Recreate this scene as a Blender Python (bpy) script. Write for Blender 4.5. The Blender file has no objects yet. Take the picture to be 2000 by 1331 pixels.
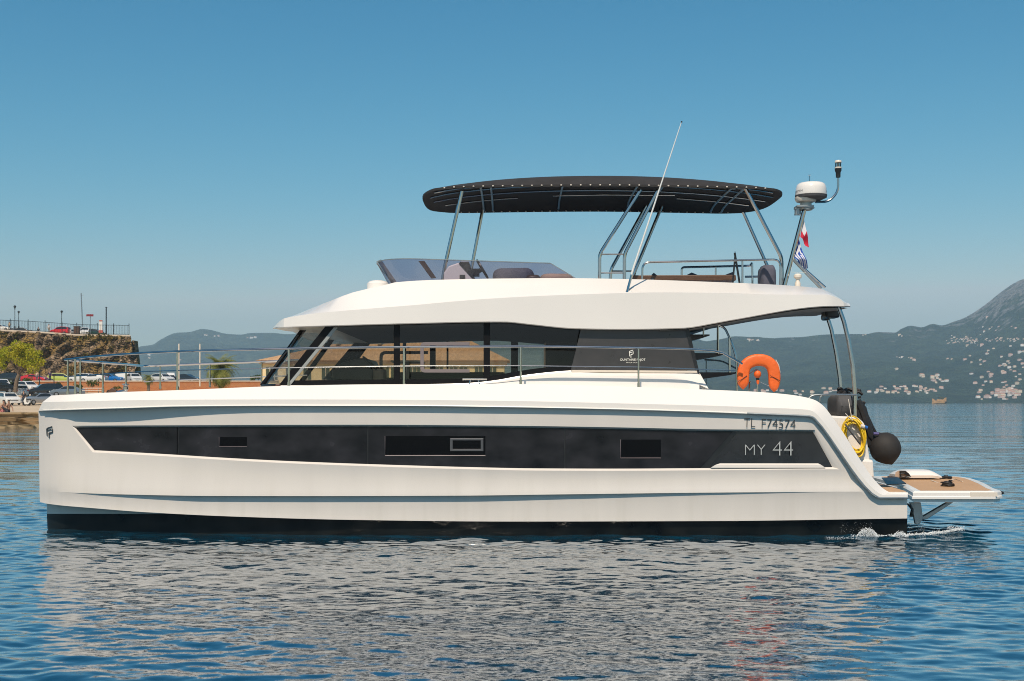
import bpy, bmesh, math, random
import numpy as np
from mathutils import Vector, Matrix
R = math.radians
random.seed(7); RNG = np.random.default_rng(7)
SC = bpy.context.scene
COL = SC.collection
# ---------------------------------------------------------------- camera
F = 2380.0; EYE = 1.85; HOR = 786.0
cam_d = bpy.data.cameras.new('camera'); cam = bpy.data.objects.new('camera', cam_d); COL.objects.link(cam)
cam.location = (0, 0, EYE); cam.rotation_euler = (R(90), 0, 0)
cam_d.sensor_width = 36.0; cam_d.lens = 36.0 * F / 2000; cam_d.shift_y = 120.5 / 2000
cam_d.clip_start = 0.1; cam_d.clip_end = 20000
cam_d.dof.use_dof = True; cam_d.dof.focus_distance = 17.2; cam_d.dof.aperture_fstop = 5.0
SC.camera = cam
# ---------------------------------------------------------------- light
SUN_EL = 54.0; SUN_AZ = 191.0          # azimuth clockwise from +Y
w = bpy.data.worlds.new('World'); SC.world = w; w.use_nodes = True
nt = w.node_tree; nt.nodes.clear()
sky = nt.nodes.new('ShaderNodeTexSky'); sky.sky_type = 'NISHITA'; sky.sun_disc = False
sky.sun_elevation = R(SUN_EL); sky.sun_rotation = R(SUN_AZ)
sky.air_density = 1.1; sky.dust_density = 0.6; sky.ozone_density = 5.0; sky.altitude = 0
tint = nt.nodes.new('ShaderNodeMix'); tint.data_type = 'RGBA'; tint.blend_type = 'MULTIPLY'
tint.inputs[0].default_value = 1.0; tint.inputs[7].default_value = (0.52, 1.08, 1.08, 1)
bg = nt.nodes.new('ShaderNodeBackground'); bg.inputs[1].default_value = 0.085
wo = nt.nodes.new('ShaderNodeOutputWorld')
nt.links.new(sky.outputs[0], tint.inputs[6]); nt.links.new(bg.outputs[0], wo.inputs[0])
# the sky of a Mediterranean noon: red falls off faster with height than in the plain model
spl = nt.nodes.new('ShaderNodeSeparateColor'); cmb = nt.nodes.new('ShaderNodeCombineColor'); nt.links.new(tint.outputs[2], spl.inputs[0])
SKY_S = 0.085
for ch, (g_, k_) in enumerate(((2.7, 56.0), (1.35, 1.64), (1.1, 1.18))):
    pw = nt.nodes.new('ShaderNodeMath'); pw.operation = 'POWER'; pw.inputs[1].default_value = g_
    ml = nt.nodes.new('ShaderNodeMath'); ml.operation = 'MULTIPLY'; ml.inputs[1].default_value = k_*SKY_S**(g_-1)
    nt.links.new(spl.outputs[ch], pw.inputs[0]); nt.links.new(pw.outputs[0], ml.inputs[0]); mn = nt.nodes.new('ShaderNodeMath'); mn.operation = 'MINIMUM'; mn.inputs[1].default_value = (.60, .70, .76)[ch]/SKY_S; nt.links.new(ml.outputs[0], mn.inputs[0]); nt.links.new(mn.outputs[0], cmb.inputs[ch])
nt.links.new(cmb.outputs[0], bg.inputs[0])
sd = bpy.data.lights.new('sun', 'SUN'); sun = bpy.data.objects.new('sun', sd); COL.objects.link(sun)
sd.energy = 4.8; sd.angle = R(0.53); sd.color = (1.0, 0.86, 0.70)
tosun = Vector((math.sin(R(SUN_AZ)) * math.cos(R(SUN_EL)), math.cos(R(SUN_AZ)) * math.cos(R(SUN_EL)), math.sin(R(SUN_EL))))
sun.rotation_euler = tosun.to_track_quat('Z', 'Y').to_euler()
SC.view_settings.view_transform = 'Standard'; SC.view_settings.look = 'None'
SC.view_settings.exposure = 0.0; SC.view_settings.gamma = 1.0; SC.view_settings.use_curve_mapping = False
cy = SC.cycles
cy.use_denoising = True; cy.denoising_prefilter = 'NONE'; cy.denoising_input_passes = 'RGB_ALBEDO_NORMAL'; cy.filter_width = 1.0; cy.max_bounces = 8; cy.glossy_bounces = 4; cy.transparent_max_bounces = 16; cy.transmission_bounces = 4
cy.diffuse_bounces = 3; cy.volume_bounces = 0; cy.sample_clamp_indirect = 6.0; cy.caustics_reflective = False; cy.caustics_refractive = False
# ---------------------------------------------------------------- helpers
def P(px, py, Y):
    """world point of a photo pixel measured at depth Y"""
    return Vector(((px - 1000.0) * Y / F, Y, EYE - (py - HOR) * Y / F))

def curve(keys):
    """monotone cubic through (x, y) keys"""
    xs = np.array([k[0] for k in keys], float); ys = np.array([k[1] for k in keys], float)
    h = np.diff(xs); d = np.diff(ys) / h; m = np.zeros(len(xs))
    m[0], m[-1] = d[0], d[-1]
    for i in range(1, len(xs) - 1):
        if d[i-1] * d[i] > 0:
            w1, w2 = 2*h[i] + h[i-1], h[i] + 2*h[i-1]
            m[i] = (w1 + w2) / (w1/d[i-1] + w2/d[i])
    def f(x):
        x = min(max(float(x), xs[0]), xs[-1])
        i = int(min(max(np.searchsorted(xs, x, 'right') - 1, 0), len(xs) - 2))
        t = (x - xs[i]) / h[i]
        return float((2*t**3-3*t*t+1)*ys[i] + (t**3-2*t*t+t)*h[i]*m[i] + (-2*t**3+3*t*t)*ys[i+1] + (t**3-t*t)*h[i]*m[i+1])
    return f

def lin(keys):
    xs = [k[0] for k in keys]; ys = [k[1] for k in keys]
    return lambda x: float(np.interp(x, xs, ys))

def link(name, mesh, parent=None, loc=None):
    o = bpy.data.objects.new(name, mesh); COL.objects.link(o)
    if parent is not None:
        o.parent = parent; off = Vector((0, 0, 0)); p = parent
        while p is not None: off += p.location; p = p.parent
        mesh.transform(Matrix.Translation(-off))
    if loc is not None: o.location = loc
    return o

def tag(o, label=None, cat=None, group=None, kind=None):
    if label: o['label'] = label
    if cat: o['category'] = cat
    if group: o['group'] = group
    if kind: o['kind'] = kind
    return o

def empty(name, loc=(0, 0, 0), rz=0.0):
    o = bpy.data.objects.new(name, None); COL.objects.link(o); o.location = loc; o.rotation_euler = (0, 0, rz)
    o.empty_display_size = 0.2
    return o

class MB:
    """collects geometry for ONE mesh object"""
    def __init__(s): s.v = []; s.f = []; s.mi = []; s.m = 0
    def add(s, verts, faces):
        b = len(s.v); s.v += [tuple(v) for v in verts]
        for f in faces: s.f.append(tuple(b + i for i in f)); s.mi.append(s.m)
    def grid(s, rows, close=False):
        n = len(rows[0]); vs = [p for r in rows for p in r]; fs = []
        for i in range(len(rows) - 1):
            for j in range(n - (0 if close else 1)):
                k = (j + 1) % n
                fs.append((i*n + j, i*n + k, (i+1)*n + k, (i+1)*n + j))
        s.add(vs, fs)
    def box(s, c, d, rot=None):
        c = Vector(c); hx, hy, hz = d[0]/2, d[1]/2, d[2]/2
        vs = [Vector((x, y, z)) for x in (-hx, hx) for y in (-hy, hy) for z in (-hz, hz)]
        if rot is not None: vs = [rot @ v for v in vs]
        s.add([c + v for v in vs], [(0,1,3,2),(4,6,7,5),(0,4,5,1),(2,3,7,6),(0,2,6,4),(1,5,7,3)])
    def tube(s, pts, r, seg=8, cap=True):
        pts = [Vector(p) for p in pts]; n = len(pts)
        rr = r if hasattr(r, '__len__') else [r] * n
        rings = []; up = None
        for i in range(n):
            t = (pts[min(i+1, n-1)] - pts[max(i-1, 0)])
            t = t.normalized() if t.length > 1e-9 else Vector((0, 0, 1))
            if up is None:
                up = Vector((0, 0, 1)) if abs(t.z) < 0.9 else Vector((1, 0, 0))
            a = t.cross(up)
            if a.length < 1e-6: a = t.cross(Vector((0, 1, 0)))
            a.normalize(); b = a.cross(t).normalized(); up = b
            rings.append([pts[i] + (a*math.cos(q) + b*math.sin(q))*rr[i] for q in [2*math.pi*k/seg for k in range(seg)]])
        s.grid(rings, close=True)
        if cap:
            s.add(rings[0], [tuple(range(seg))]); s.add(rings[-1], [tuple(reversed(range(seg)))])
    def lathe(s, prof, c=(0, 0, 0), seg=24, rot=None):
        rows = []
        for r, z in prof:
            row = [Vector((r*math.cos(2*math.pi*k/seg), r*math.sin(2*math.pi*k/seg), z)) for k in range(seg)]
            if rot is not None: row = [rot @ v for v in row]
            rows.append([Vector(c) + v for v in row])
        s.grid(rows, close=True)
    def poly(s, pts): s.add(pts, [tuple(range(len(pts)))])
    def prism(s, pts, off):
        """polygon pts swept by vector off"""
        off = Vector(off); n = len(pts); a = [Vector(p) for p in pts]; b = [p + off for p in a]
        s.add(a + b, [tuple(range(n)), tuple(reversed(range(n, 2*n)))] + [(i, n+i, n+(i+1) % n, (i+1) % n) for i in range(n)])
    def build(s, name, mats, parent=None, smooth=False, bevel=0.0, fix=True, angle=35, subsurf=0):
        me = bpy.data.meshes.new(name); me.from_pydata(s.v, [], s.f); me.update()
        if not isinstance(mats, (list, tuple)): mats = [mats]
        for m in mats: me.materials.append(m) if m else None
        if len(mats) > 1: me.polygons.foreach_set('material_index', s.mi)
        if fix:
            bm = bmesh.new(); bm.from_mesh(me)
            bmesh.ops.remove_doubles(bm, verts=bm.verts, dist=1e-5)
            bmesh.ops.recalc_face_normals(bm, faces=bm.faces)
            bm.to_mesh(me); bm.free()
        if smooth:
            me.polygons.foreach_set('use_smooth', [True] * len(me.polygons))
            if angle < 180: me.set_sharp_from_angle(angle=R(angle))
        o = link(name, me, parent)
        if bevel > 0:
            b = o.modifiers.new('bevel', 'BEVEL'); b.width = bevel; b.segments = 2; b.limit_method = 'ANGLE'; b.angle_limit = R(35)
        if subsurf:
            q = o.modifiers.new('sub', 'SUBSURF'); q.levels = q.render_levels = subsurf
        return o

def arc_path(pts, r, n=5):
    """round the inner corners of a polyline"""
    pts = [Vector(p) for p in pts]; out = [pts[0]]
    for i in range(1, len(pts) - 1):
        a, b, c = pts[i-1], pts[i], pts[i+1]
        d = min(r, (a-b).length*0.45, (c-b).length*0.45)
        p, q = b + (a-b).normalized()*d, b + (c-b).normalized()*d
        for k in range(n + 1):
            t = k / n; out.append(p*(1-t)**2 + b*2*t*(1-t) + q*t*t)
    return out + [pts[-1]]

# ---------------------------------------------------------------- materials
def mat(name, col, rough=0.5, metal=0.0, var=0.0, scale=3.0, bump=0.0, bscale=None, col2=None, coat=0.0, spec=0.5, rvar=0.0, detail=6, stretch=None, coords='Object'):
    m = bpy.data.materials.new(name); m.use_nodes = True
    t = m.node_tree; b = t.nodes['Principled BSDF']
    b.inputs['Roughness'].default_value = rough; b.inputs['Metallic'].default_value = metal
    b.inputs['Specular IOR Level'].default_value = spec
    if coat: b.inputs['Coat Weight'].default_value = coat; b.inputs['Coat Roughness'].default_value = 0.05
    tc = t.nodes.new('ShaderNodeTexCoord'); vec = tc.outputs[coords]
    if stretch:
        mp = t.nodes.new('ShaderNodeMapping'); mp.inputs['Scale'].default_value = stretch
        t.links.new(vec, mp.inputs[0]); vec = mp.outputs[0]
    nz = t.nodes.new('ShaderNodeTexNoise'); nz.inputs['Scale'].default_value = scale; nz.inputs['Detail'].default_value = detail
    t.links.new(vec, nz.inputs['Vector'])
    rp = t.nodes.new('ShaderNodeValToRGB'); rp.color_ramp.elements[0].position = 0.3; rp.color_ramp.elements[1].position = 0.7
    c = Vector(col); c2 = Vector(col2) if col2 else c
    v = var if var else (0.0 if col2 else 0.03)
    rp.color_ramp.elements[0].color = (*(c*(1-v)), 1); rp.color_ramp.elements[1].color = (*(c2*(1+v)), 1)
    t.links.new(nz.outputs[0], rp.inputs[0]); t.links.new(rp.outputs[0], b.inputs['Base Color'])
    if rvar:
        mr = t.nodes.new('ShaderNodeMapRange'); mr.inputs[1].default_value = 0.3; mr.inputs[2].default_value = 0.7
        mr.inputs[3].default_value = max(0.0, rough - rvar); mr.inputs[4].default_value = rough + rvar
        t.links.new(nz.outputs[0], mr.inputs[0]); t.links.new(mr.outputs[0], b.inputs['Roughness'])
    if bump:
        n2 = t.nodes.new('ShaderNodeTexNoise'); n2.inputs['Scale'].default_value = bscale or scale*4; n2.inputs['Detail'].default_value = 4
        t.links.new(vec, n2.inputs['Vector'])
        bp = t.nodes.new('ShaderNodeBump'); bp.inputs['Strength'].default_value = bump; bp.inputs['Distance'].default_value = 0.02
        t.links.new(n2.outputs[0], bp.inputs['Height']); t.links.new(bp.outputs[0], b.inputs['Normal'])
    return m

def glass_mat(name, tintc, refl=1.0, rough=0.02, dirt=0.0):
    m = bpy.data.materials.new(name); m.use_nodes = True
    t = m.node_tree; t.nodes.clear()
    out = t.nodes.new('ShaderNodeOutputMaterial')
    tr = t.nodes.new('ShaderNodeBsdfTransparent'); tr.inputs[0].default_value = (*tintc, 1)
    gl = t.nodes.new('ShaderNodeBsdfGlossy'); gl.inputs['Roughness'].default_value = rough
    fr = t.nodes.new('ShaderNodeFresnel'); fr.inputs[0].default_value = 1.5
    mu = t.nodes.new('ShaderNodeMath'); mu.operation = 'MULTIPLY'; mu.inputs[1].default_value = refl
    mx = t.nodes.new('ShaderNodeMixShader')
    t.links.new(fr.outputs[0], mu.inputs[0]); t.links.new(mu.outputs[0], mx.inputs[0])
    t.links.new(tr.outputs[0], mx.inputs[1]); t.links.new(gl.outputs[0], mx.inputs[2])
    last = mx
    if dirt:
        nz = t.nodes.new('ShaderNodeTexNoise'); nz.inputs['Scale'].default_value = 2.5; nz.inputs['Detail'].default_value = 5
        tc = t.nodes.new('ShaderNodeTexCoord'); t.links.new(tc.outputs['Object'], nz.inputs['Vector'])
        mr = t.nodes.new('ShaderNodeMapRange'); mr.inputs[1].default_value = 0.35; mr.inputs[2].default_value = 0.75; mr.inputs[3].default_value = 0; mr.inputs[4].default_value = dirt
        t.links.new(nz.outputs[0], mr.inputs[0])
        df = t.nodes.new('ShaderNodeBsdfDiffuse'); df.inputs[0].default_value = (0.5, 0.47, 0.44, 1)
        m2 = t.nodes.new('ShaderNodeMixShader'); t.links.new(mr.outputs[0], m2.inputs[0]); t.links.new(mx.outputs[0], m2.inputs[1]); t.links.new(df.outputs[0], m2.inputs[2])
        last = m2
    t.links.new(last.outputs[0], out.inputs[0])
    return m

M = {}
M['gel'] = mat('white_gelcoat', (0.76, 0.72, 0.67), 0.22, var=0.02, scale=0.8, rvar=0.06)
M['hullwhite'] = mat('hull_gelcoat', (0.67, 0.62, 0.565), 0.16, var=0.03, scale=2.2, stretch=(1.0, 1.0, 0.16), rvar=0.07)
def weather(m):
    """faint run-off streaks and a tide mark low on the topsides"""
    t = m.node_tree; b = t.nodes['Principled BSDF']; src = b.inputs['Base Color'].links[0].from_socket
    geo = t.nodes.new('ShaderNodeNewGeometry'); sx = t.nodes.new('ShaderNodeSeparateXYZ'); t.links.new(geo.outputs['Position'], sx.inputs[0])
    mp = t.nodes.new('ShaderNodeMapping'); mp.inputs['Scale'].default_value = (7, 7, .55); t.links.new(geo.outputs['Position'], mp.inputs[0])
    n = t.nodes.new('ShaderNodeTexNoise'); n.inputs['Scale'].default_value = 1.0; n.inputs['Detail'].default_value = 5; t.links.new(mp.outputs[0], n.inputs['Vector'])
    r1 = t.nodes.new('ShaderNodeMapRange'); r1.inputs[1].default_value = .50; r1.inputs[2].default_value = .75; r1.inputs[3].default_value = 0; r1.inputs[4].default_value = .2; t.links.new(n.outputs[0], r1.inputs[0])
    r2 = t.nodes.new('ShaderNodeMapRange'); r2.inputs[1].default_value = .95; r2.inputs[2].default_value = .20; r2.inputs[3].default_value = .15; r2.inputs[4].default_value = 1; t.links.new(sx.outputs['Z'], r2.inputs[0])
    mu = t.nodes.new('ShaderNodeMath'); mu.operation = 'MULTIPLY'; t.links.new(r1.outputs[0], mu.inputs[0]); t.links.new(r2.outputs[0], mu.inputs[1])
    mx = t.nodes.new('ShaderNodeMix'); mx.data_type = 'RGBA'; t.links.new(mu.outputs[0], mx.inputs[0]); t.links.new(src, mx.inputs[6]); mx.inputs[7].default_value = (.46, .42, .345, 1)
    t.links.new(mx.outputs[2], b.inputs['Base Color'])
weather(M['hullwhite'])
M['steel'] = mat('stainless_steel', (0.44, 0.44, 0.43), 0.12, 1.0, var=0.05, scale=9)
M['dull_steel'] = mat('galvanised_steel', (0.30, 0.33, 0.34), 0.4, 0.7, var=0.15, scale=8)
M['black_glass'] = mat('smudged_black_glass', (0.005, 0.0055, 0.0072), 0.17, spec=0.22, var=0.3, scale=2.2, col2=(0.021, 0.0205, 0.024), rvar=0.12, detail=9, stretch=(1, 1, 1.6))
M['black'] = mat('black_paint', (0.012, 0.012, 0.013), 0.35, var=0.3, scale=4)
M['darkframe'] = mat('dark_window_frame', (0.006, 0.006, 0.007), 0.45, spec=0.15, var=0.2, scale=3)
M['panel'] = mat('charcoal_panel', (0.045, 0.043, 0.043), 0.34, var=0.12, scale=5, rvar=0.08)
M['canvas'] = mat('black_canvas', (0.022, 0.020, 0.020), 0.85, var=0.2, scale=5, bump=0.25, bscale=90)
M['rubber'] = mat('black_rubber', (0.014, 0.013, 0.013), 0.6, var=0.25, scale=7)
M['orange'] = mat('orange_vinyl', (0.85, 0.145, 0.022), 0.5, var=0.08, scale=6, bump=0.3, bscale=25)
M['teak'] = mat('teak_planking', (0.50, 0.30, 0.15), 0.6, var=0.15, scale=6, stretch=(0.6, 8, 1))
M['wood'] = mat('varnished_wood', (0.09, 0.045, 0.025), 0.4, var=0.3, scale=5, stretch=(0.6, 6, 6))
M['yellow'] = mat('yellow_cable', (0.80, 0.52, 0.02), 0.45, var=0.06, scale=8)
M['silver_letters'] = mat('silver_lettering', (0.52, 0.52, 0.50), 0.35, 0.3)
M['white_letters'] = mat('white_lettering', (0.85, 0.83, 0.75), 0.5)
M['dark_letters'] = mat('dark_lettering', (0.03, 0.04, 0.045), 0.5)
M['cushion'] = mat('slate_cushion', (0.085, 0.088, 0.12), 0.85, var=0.12, scale=5, bump=0.4, bscale=14)
M['tan'] = mat('tan_cushion', (0.42, 0.30, 0.22), 0.85, var=0.1, scale=5, bump=0.3, bscale=16)
M['brownleather'] = mat('brown_leather', (0.06, 0.035, 0.028), 0.5, var=0.15)
M['cream'] = mat('cream_plastic', (0.70, 0.62, 0.52), 0.4)
M['greycover'] = mat('grey_cover', (0.07, 0.07, 0.073), 0.8, var=0.15, scale=5, bump=0.3, bscale=20)
M['cabglass'] = glass_mat('tinted_cabin_glass', (0.82, 0.81, 0.76), 1.0)
M['flyglass'] = glass_mat('smoked_windscreen', (0.50, 0.46, 0.57), 0.9, dirt=0.14)
M['screenglass'] = glass_mat('windscreen_glass', (0.80, 0.80, 0.76), 0.35)
M['lens'] = glass_mat('clear_lens', (0.8, 0.8, 0.78), 1.0)

def text_mesh(name, s, height, M4, m, parent=None, thin=0.0, spacing=1.0, width=None, depth=0.002):
    """lettering: letters of cap height `height`, laid out in the local XY plane and moved by matrix M4"""
    cu = bpy.data.curves.new('lettering', 'FONT'); cu.body = s; cu.size = 1.0; cu.offset = thin; cu.space_character = spacing; cu.extrude = 0.001; cu.resolution_u = 6
    ob = bpy.data.objects.new('lettering', cu); COL.objects.link(ob)
    dg = bpy.context.evaluated_depsgraph_get()
    me = bpy.data.meshes.new_from_object(ob.evaluated_get(dg)); bpy.data.objects.remove(ob); bpy.data.curves.remove(cu)
    co = np.array([v.co[:] for v in me.vertices]); x0, x1 = co[:, 0].min(), co[:, 0].max(); y0, y1 = co[:, 1].min(), co[:, 1].max()
    sy = height / (y1 - y0); sx = (width / (x1 - x0)) if width else sy
    for v in me.vertices: v.co = M4 @ Vector(((v.co.x - x0)*sx, (v.co.y - y0)*sy, v.co.z * depth / 0.001))
    me.name = name; me.materials.clear(); me.materials.append(m)
    return link(name, me, parent)
# ================================================================ THE YACHT
YC = 20.3                                    # centreline depth
yacht = empty('motor_yacht', (-0.4, YC, 0))
tag(yacht, 'white two deck motor catamaran with dark hull windows and black flybridge bimini', 'motor yacht')
def yp(px):                                  # plan curve of the near topsides
    y = 17.0
    if px < 620: y += 0.72*((620-px)/545.0)**2.3
    if px < 150: y += 0.30*((150-px)/75.0)**2.2
    if px > 1500: y += 0.06*((px-1500)/272.0)**2
    return y
def mir(p): return Vector((p[0], 2*YC - p[1], p[2]))
def bow(px): return math.exp(-((px-210)/170.0)**2)
# photo-measured lines of the near topsides (photo px along, photo py)
cC = curve([(75,803),(235,798),(355,794.5),(562,793),(750,793),(1000,796),(1200,800),(1395,806),(1490,810),(1550,812.5),(1578,814),(1588,816)])
cWt = curve([(76,833),(140,832),(350,831),(700,830),(1000,832),(1200,835),(1400,839),(1592,840),(1609,841)])
cWb = curve([(76,880),(181,884),(346,893),(400,896.5),(560,905),(717,911),(900,916.5),(1050,919.5),(1200,920),(1375,919),(1640,917),(1670,917)])
cD = curve([(77,959),(115,961.5),(200,965),(300,967.5),(400,969),(600,969.3),(900,968.5),(1100,966),(1400,962.5),(1705,960.5)])
cTh = curve([(77,0),(115,0),(200,3),(300,6.2),(400,8),(900,8),(1100,6.5),(1400,3),(1690,0),(1772,0)])
cS = curve([(77,972),(200,981),(400,990),(700,996),(1100,990),(1400,982),(1716,974)])
cE = curve([(78,981),(91,984),(183,993),(280,1000.5),(450,1009),(700,1016),(1000,1019),(1400,1018),(1772,1013)])
def diag(py): return 1594 + (py-823)*(122/151.0)
def hp(px, py, inset): return P(px, py, yp(px) + inset)
def i0(px): return 0.038 + 0.085*bow(px) - 0.024*max(0, (px-900)/870)
def hull_row(c, left, right, ins, n, uu=(0, 1)):
    return [hp(left+(right-left)*t, c(left+(right-left)*t), ins(left+(right-left)*t)) for t in np.linspace(uu[0], uu[1], n)]
NW = 90
def span(pxs, c, ins): return [hp(x, c(x), ins(x)) for x in pxs]
L0 = lambda a, b: list(np.linspace(0, 1, 14)**1.4*(b-a)+a)       # finer towards the stem
inW = lambda x: i0(x) + 0.012
rowC = L0(75,140) + list(np.linspace(140,1575,NW))[1:] + list(np.linspace(1575,1588,5))[1:]
rowT = L0(76,140) + list(np.linspace(140,1592,NW))[1:] + list(np.linspace(1592,1609,5))[1:]
rowB = L0(76.5,181) + list(np.linspace(181,1640,NW))[1:] + list(np.linspace(1640,diag(917),5))[1:]
rowD = L0(77.2,178) + list(np.linspace(178,1668,NW))[1:] + list(np.linspace(1668,1705,5))[1:]
rowS = L0(77.7,178) + list(np.linspace(178,1680,NW))[1:] + list(np.linspace(1680,1716,5))[1:]
rowE = L0(78,178) + list(np.linspace(178,1690,NW))[1:] + list(np.linspace(1690,1716,5))[1:]
inB = lambda x: i0(x) + 0.02
inD = lambda x: i0(x) + 0.004 - 0.03*bow(x)
inDl = lambda x: inD(x) + cTh(x)/140/1.02
inS = lambda x: inDl(x) + 0.022
inE = lambda x: inDl(x) + 0.012
def eo(px): return float(np.interp(px, [78,200,450,700,1000,1772], [0.30,0.26,0.14,0.06,0.035,0.03]))
inF = lambda x: inE(x) + eo(x)
rC = span(rowC, cC, i0); rT = span(rowT, cWt, inW); rB = span(rowB, cWb, inB); rD = span(rowD, cD, inD)
rDl = [P(x, cD(x)+0.4*min(1, cTh(x)/1.5), yp(x)+inDl(x)) for x in rowD]; rS = span(rowS, cS, inS); rE = span(rowE, cE, inE)
rM = [hp(b_ + (d_-b_)*.45, cWb(b_)*.55 + cD(d_)*.45, (inB(b_)+inD(d_))/2 + .030*min(1, max(0, (b_-90)/160))) for b_, d_ in zip(rowB, rowD)]
rM2 = [hp(b_ + (d_-b_)*.8, cWb(b_)*.2 + cD(d_)*.8, inD(d_) + .009*min(1, max(0, (b_-90)/160))) for b_, d_ in zip(rowB, rowD)]
rF = [P(max(x, 78.0), cE(x)+0.2, yp(x)+inF(x)) for x in rowE]
stern = [1716,1735,1755,1772]
hb = MB()
def hull_side(fn):
    q = lambda r: [fn(p) for p in r]
    hb.grid([q(rC), q(rT)])
    a, b = 13, 13+NW-1                                             # window columns
    hb.grid([q(rT[:a+1]), q(rB[:a+1])]); hb.grid([q(rT[b:]), q(rB[b:])])
    hb.grid([q(rB), q(rM), q(rM2), q(rD)]); hb.grid([q(rD), q(rDl)]); hb.grid([q(rDl), q(rS)]); hb.grid([q(rS), q(rE)]); hb.grid([q(rE), q(rF)])
    s1 = [hp(x, 974, inS(x)) for x in stern]; s2 = span(stern, cE, inE); s3 = [P(x, cE(x)+0.2, yp(x)+inF(x)) for x in stern]
    hb.grid([q(s1), q(s2), q(s3)])
    # stem and transom returns to the inner side of the demi-hull
    innr = [Vector((p.x+0.0, p.y+1.9, p.z)) for p in (s1[-1], s2[-1])]
    hb.grid([q([s1[-1], s2[-1]]), q(innr)])
    inner_top = [Vector((p.x, p.y + min(1.9, 0.05 + 0.09*k), p.z)) for k, p in enumerate(rC)]
    inner_bot = [Vector((p.x, p.y + min(1.6, 0.03 + 0.08*k), p.z)) for k, p in enumerate(rF)]
    hb.grid([q(inner_top), q(inner_bot)])
    stem_o = [r[0] for r in (rC, rT, rB, rD, rS, rE)]
    stem_i = [Vector((p.x, max(inner_top[0].y, p.y+.03), p.z)) for p in stem_o]
    hb.grid([q(stem_o), q(stem_i)])
    hb.grid([q(rF), q(inner_bot)])
    # recess chamfer round the long window
    a0, b0 = 13, 13+NW-1
    To, Bo = rT[a0:b0+1], rB[a0:b0+1]
    hb.grid([q(To), q(Ti)]); hb.grid([q(Bi), q(Bo)]); hb.grid([q([To[0], Bo[0]]), q([Ti[0], Bi[0]])]); hb.grid([q([To[-1], Bo[-1]]), q([Ti[-1], Bi[-1]])])
tin = list(np.linspace(147,1588,NW)); bin_ = list(np.linspace(184.5,1626,NW))
REC = 0.038
Ti = [P(x, cWt(x)+3.2, yp(x)+inW(x)+REC) for x in tin]; Bi = [P(x, cWb(x)-4.2, yp(x)+inB(x)+REC) for x in bin_]
hull_side(lambda p: p); hull_side(mir)
# bridge deck between the hulls
z0, z1 = 0.75, 1.55
for x0, x1 in ((-5.6, 5.2),):
    hb.box(((x0+x1)/2, YC, (z0+z1)/2), (x1-x0, 2*(YC-18.9), z1-z0))
hull = hb.build('hull', M['hullwhite'], yacht, smooth=True, angle=40)
# ---- antifouled lower hull (own mesh, white spray edge above the boot line)
m = M['antifoul'] = mat('black_antifouling', (0.004, 0.006, 0.007), 0.35, spec=0.25, var=0.4, scale=3, col2=(0.008, 0.010, 0.010), rvar=0.08)
lb = MB()
rowL = [max(x, 91.0) for x in rowE[:]] + stern[1:]
low = []
for py_, extra in ((None, 0.0), (1004, 0.012), (1025, 0.03), (1048, 0.05), (1105, 0.12)):
    row = []
    for k, x in enumerate(rowL):
        y = cE(x) + 0.2 if py_ is None else max(py_, cE(x) + 0.2 + 0.02*(py_-1000))
        xx = x + (0 if py_ is None else (py_-984)*0.033 if x < 92 else 0)
        row.append(P(xx, y, yp(x) + inF(x) + extra))
    low.append(row)
def lower(fn, bmx):
    for i in range(len(low)-1):
        bmx.m = 0 if i > 0 else 1
        bmx.grid([[fn(p) for p in low[i]], [fn(p) for p in low[i+1]]])
        tr = [low[i][-1], low[i+1][-1]]; bmx.grid([[fn(p) for p in tr], [fn(p + Vector((0, 1.7, 0))) for p in tr]])
        st = [low[i][0], low[i+1][0]]; bmx.grid([[fn(p) for p in st], [fn(p + Vector((0.02, 0.04, 0))) for p in st]])
    inn = [[Vector((p.x, p.y + min(1.5, 0.03 + 0.07*k), p.z)) for k, p in enumerate(r)] for r in (low[0], low[-1])]
    bmx.m = 0; bmx.grid([[fn(p) for p in r] for r in inn])
lower(lambda p: p, lb); lower(mir, lb)
lb.build('antifouling', [m, M['hullwhite']], yacht, smooth=True, angle=40)
# ---- black hull windows: separate panes over a dark backing
bk = MB(); bk.grid([[p + Vector((0, 0.012, 0)) for p in Ti], [p + Vector((0, 0.012, 0)) for p in Bi]])
wnd = bk.build('hull_window_recess', M['black'], yacht)
def pane(name, t0, t1, b0, b1, m, parent, off=0.0, dt=0.0, db=0.0, n=16):
    top = []; bot = []
    for k in range(n+1):
        a = t0+(t1-t0)*k/n; b = b0+(b1-b0)*k/n
        ya = cWt(a)+3.2+dt; yb = cWb(b)-4.2-db
        top.append(P(a, ya, yp(a)+inW(a)+REC-off)); bot.append(P(b, yb, yp(b)+inB(b)+REC-off))
    mid = [(p+q)/2 for p, q in zip(top, bot)]
    b_ = MB(); b_.grid([top, mid, bot])
    for u, v in ((top, None), (bot, None)): pass
    return b_.build(name, m, parent, smooth=True)
panes = [pane('hull_window', 148, 346.3, 185.5, 346.3, M['black_glass'], yacht),
         pane('hull_window', 349.3, 716.3, 349.3, 716.3, M['black_glass'], yacht),
         pane('hull_window', 719.3, 1101.5, 719.3, 1101.5, M['black_glass'], yacht),
         pane('hull_window', 1104.5, 1432, 1104.5, 1368, M['black_glass'], yacht)]
M['aft_glass'] = mat('deep_black_glass', (0.012, 0.012, 0.014), 0.07, var=0.3, scale=2.2, col2=(0.02, 0.02, 0.022))
aftp = pane('hull_window', 1441, 1587, 1384, 1625, M['aft_glass'], yacht, off=-0.006)
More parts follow.
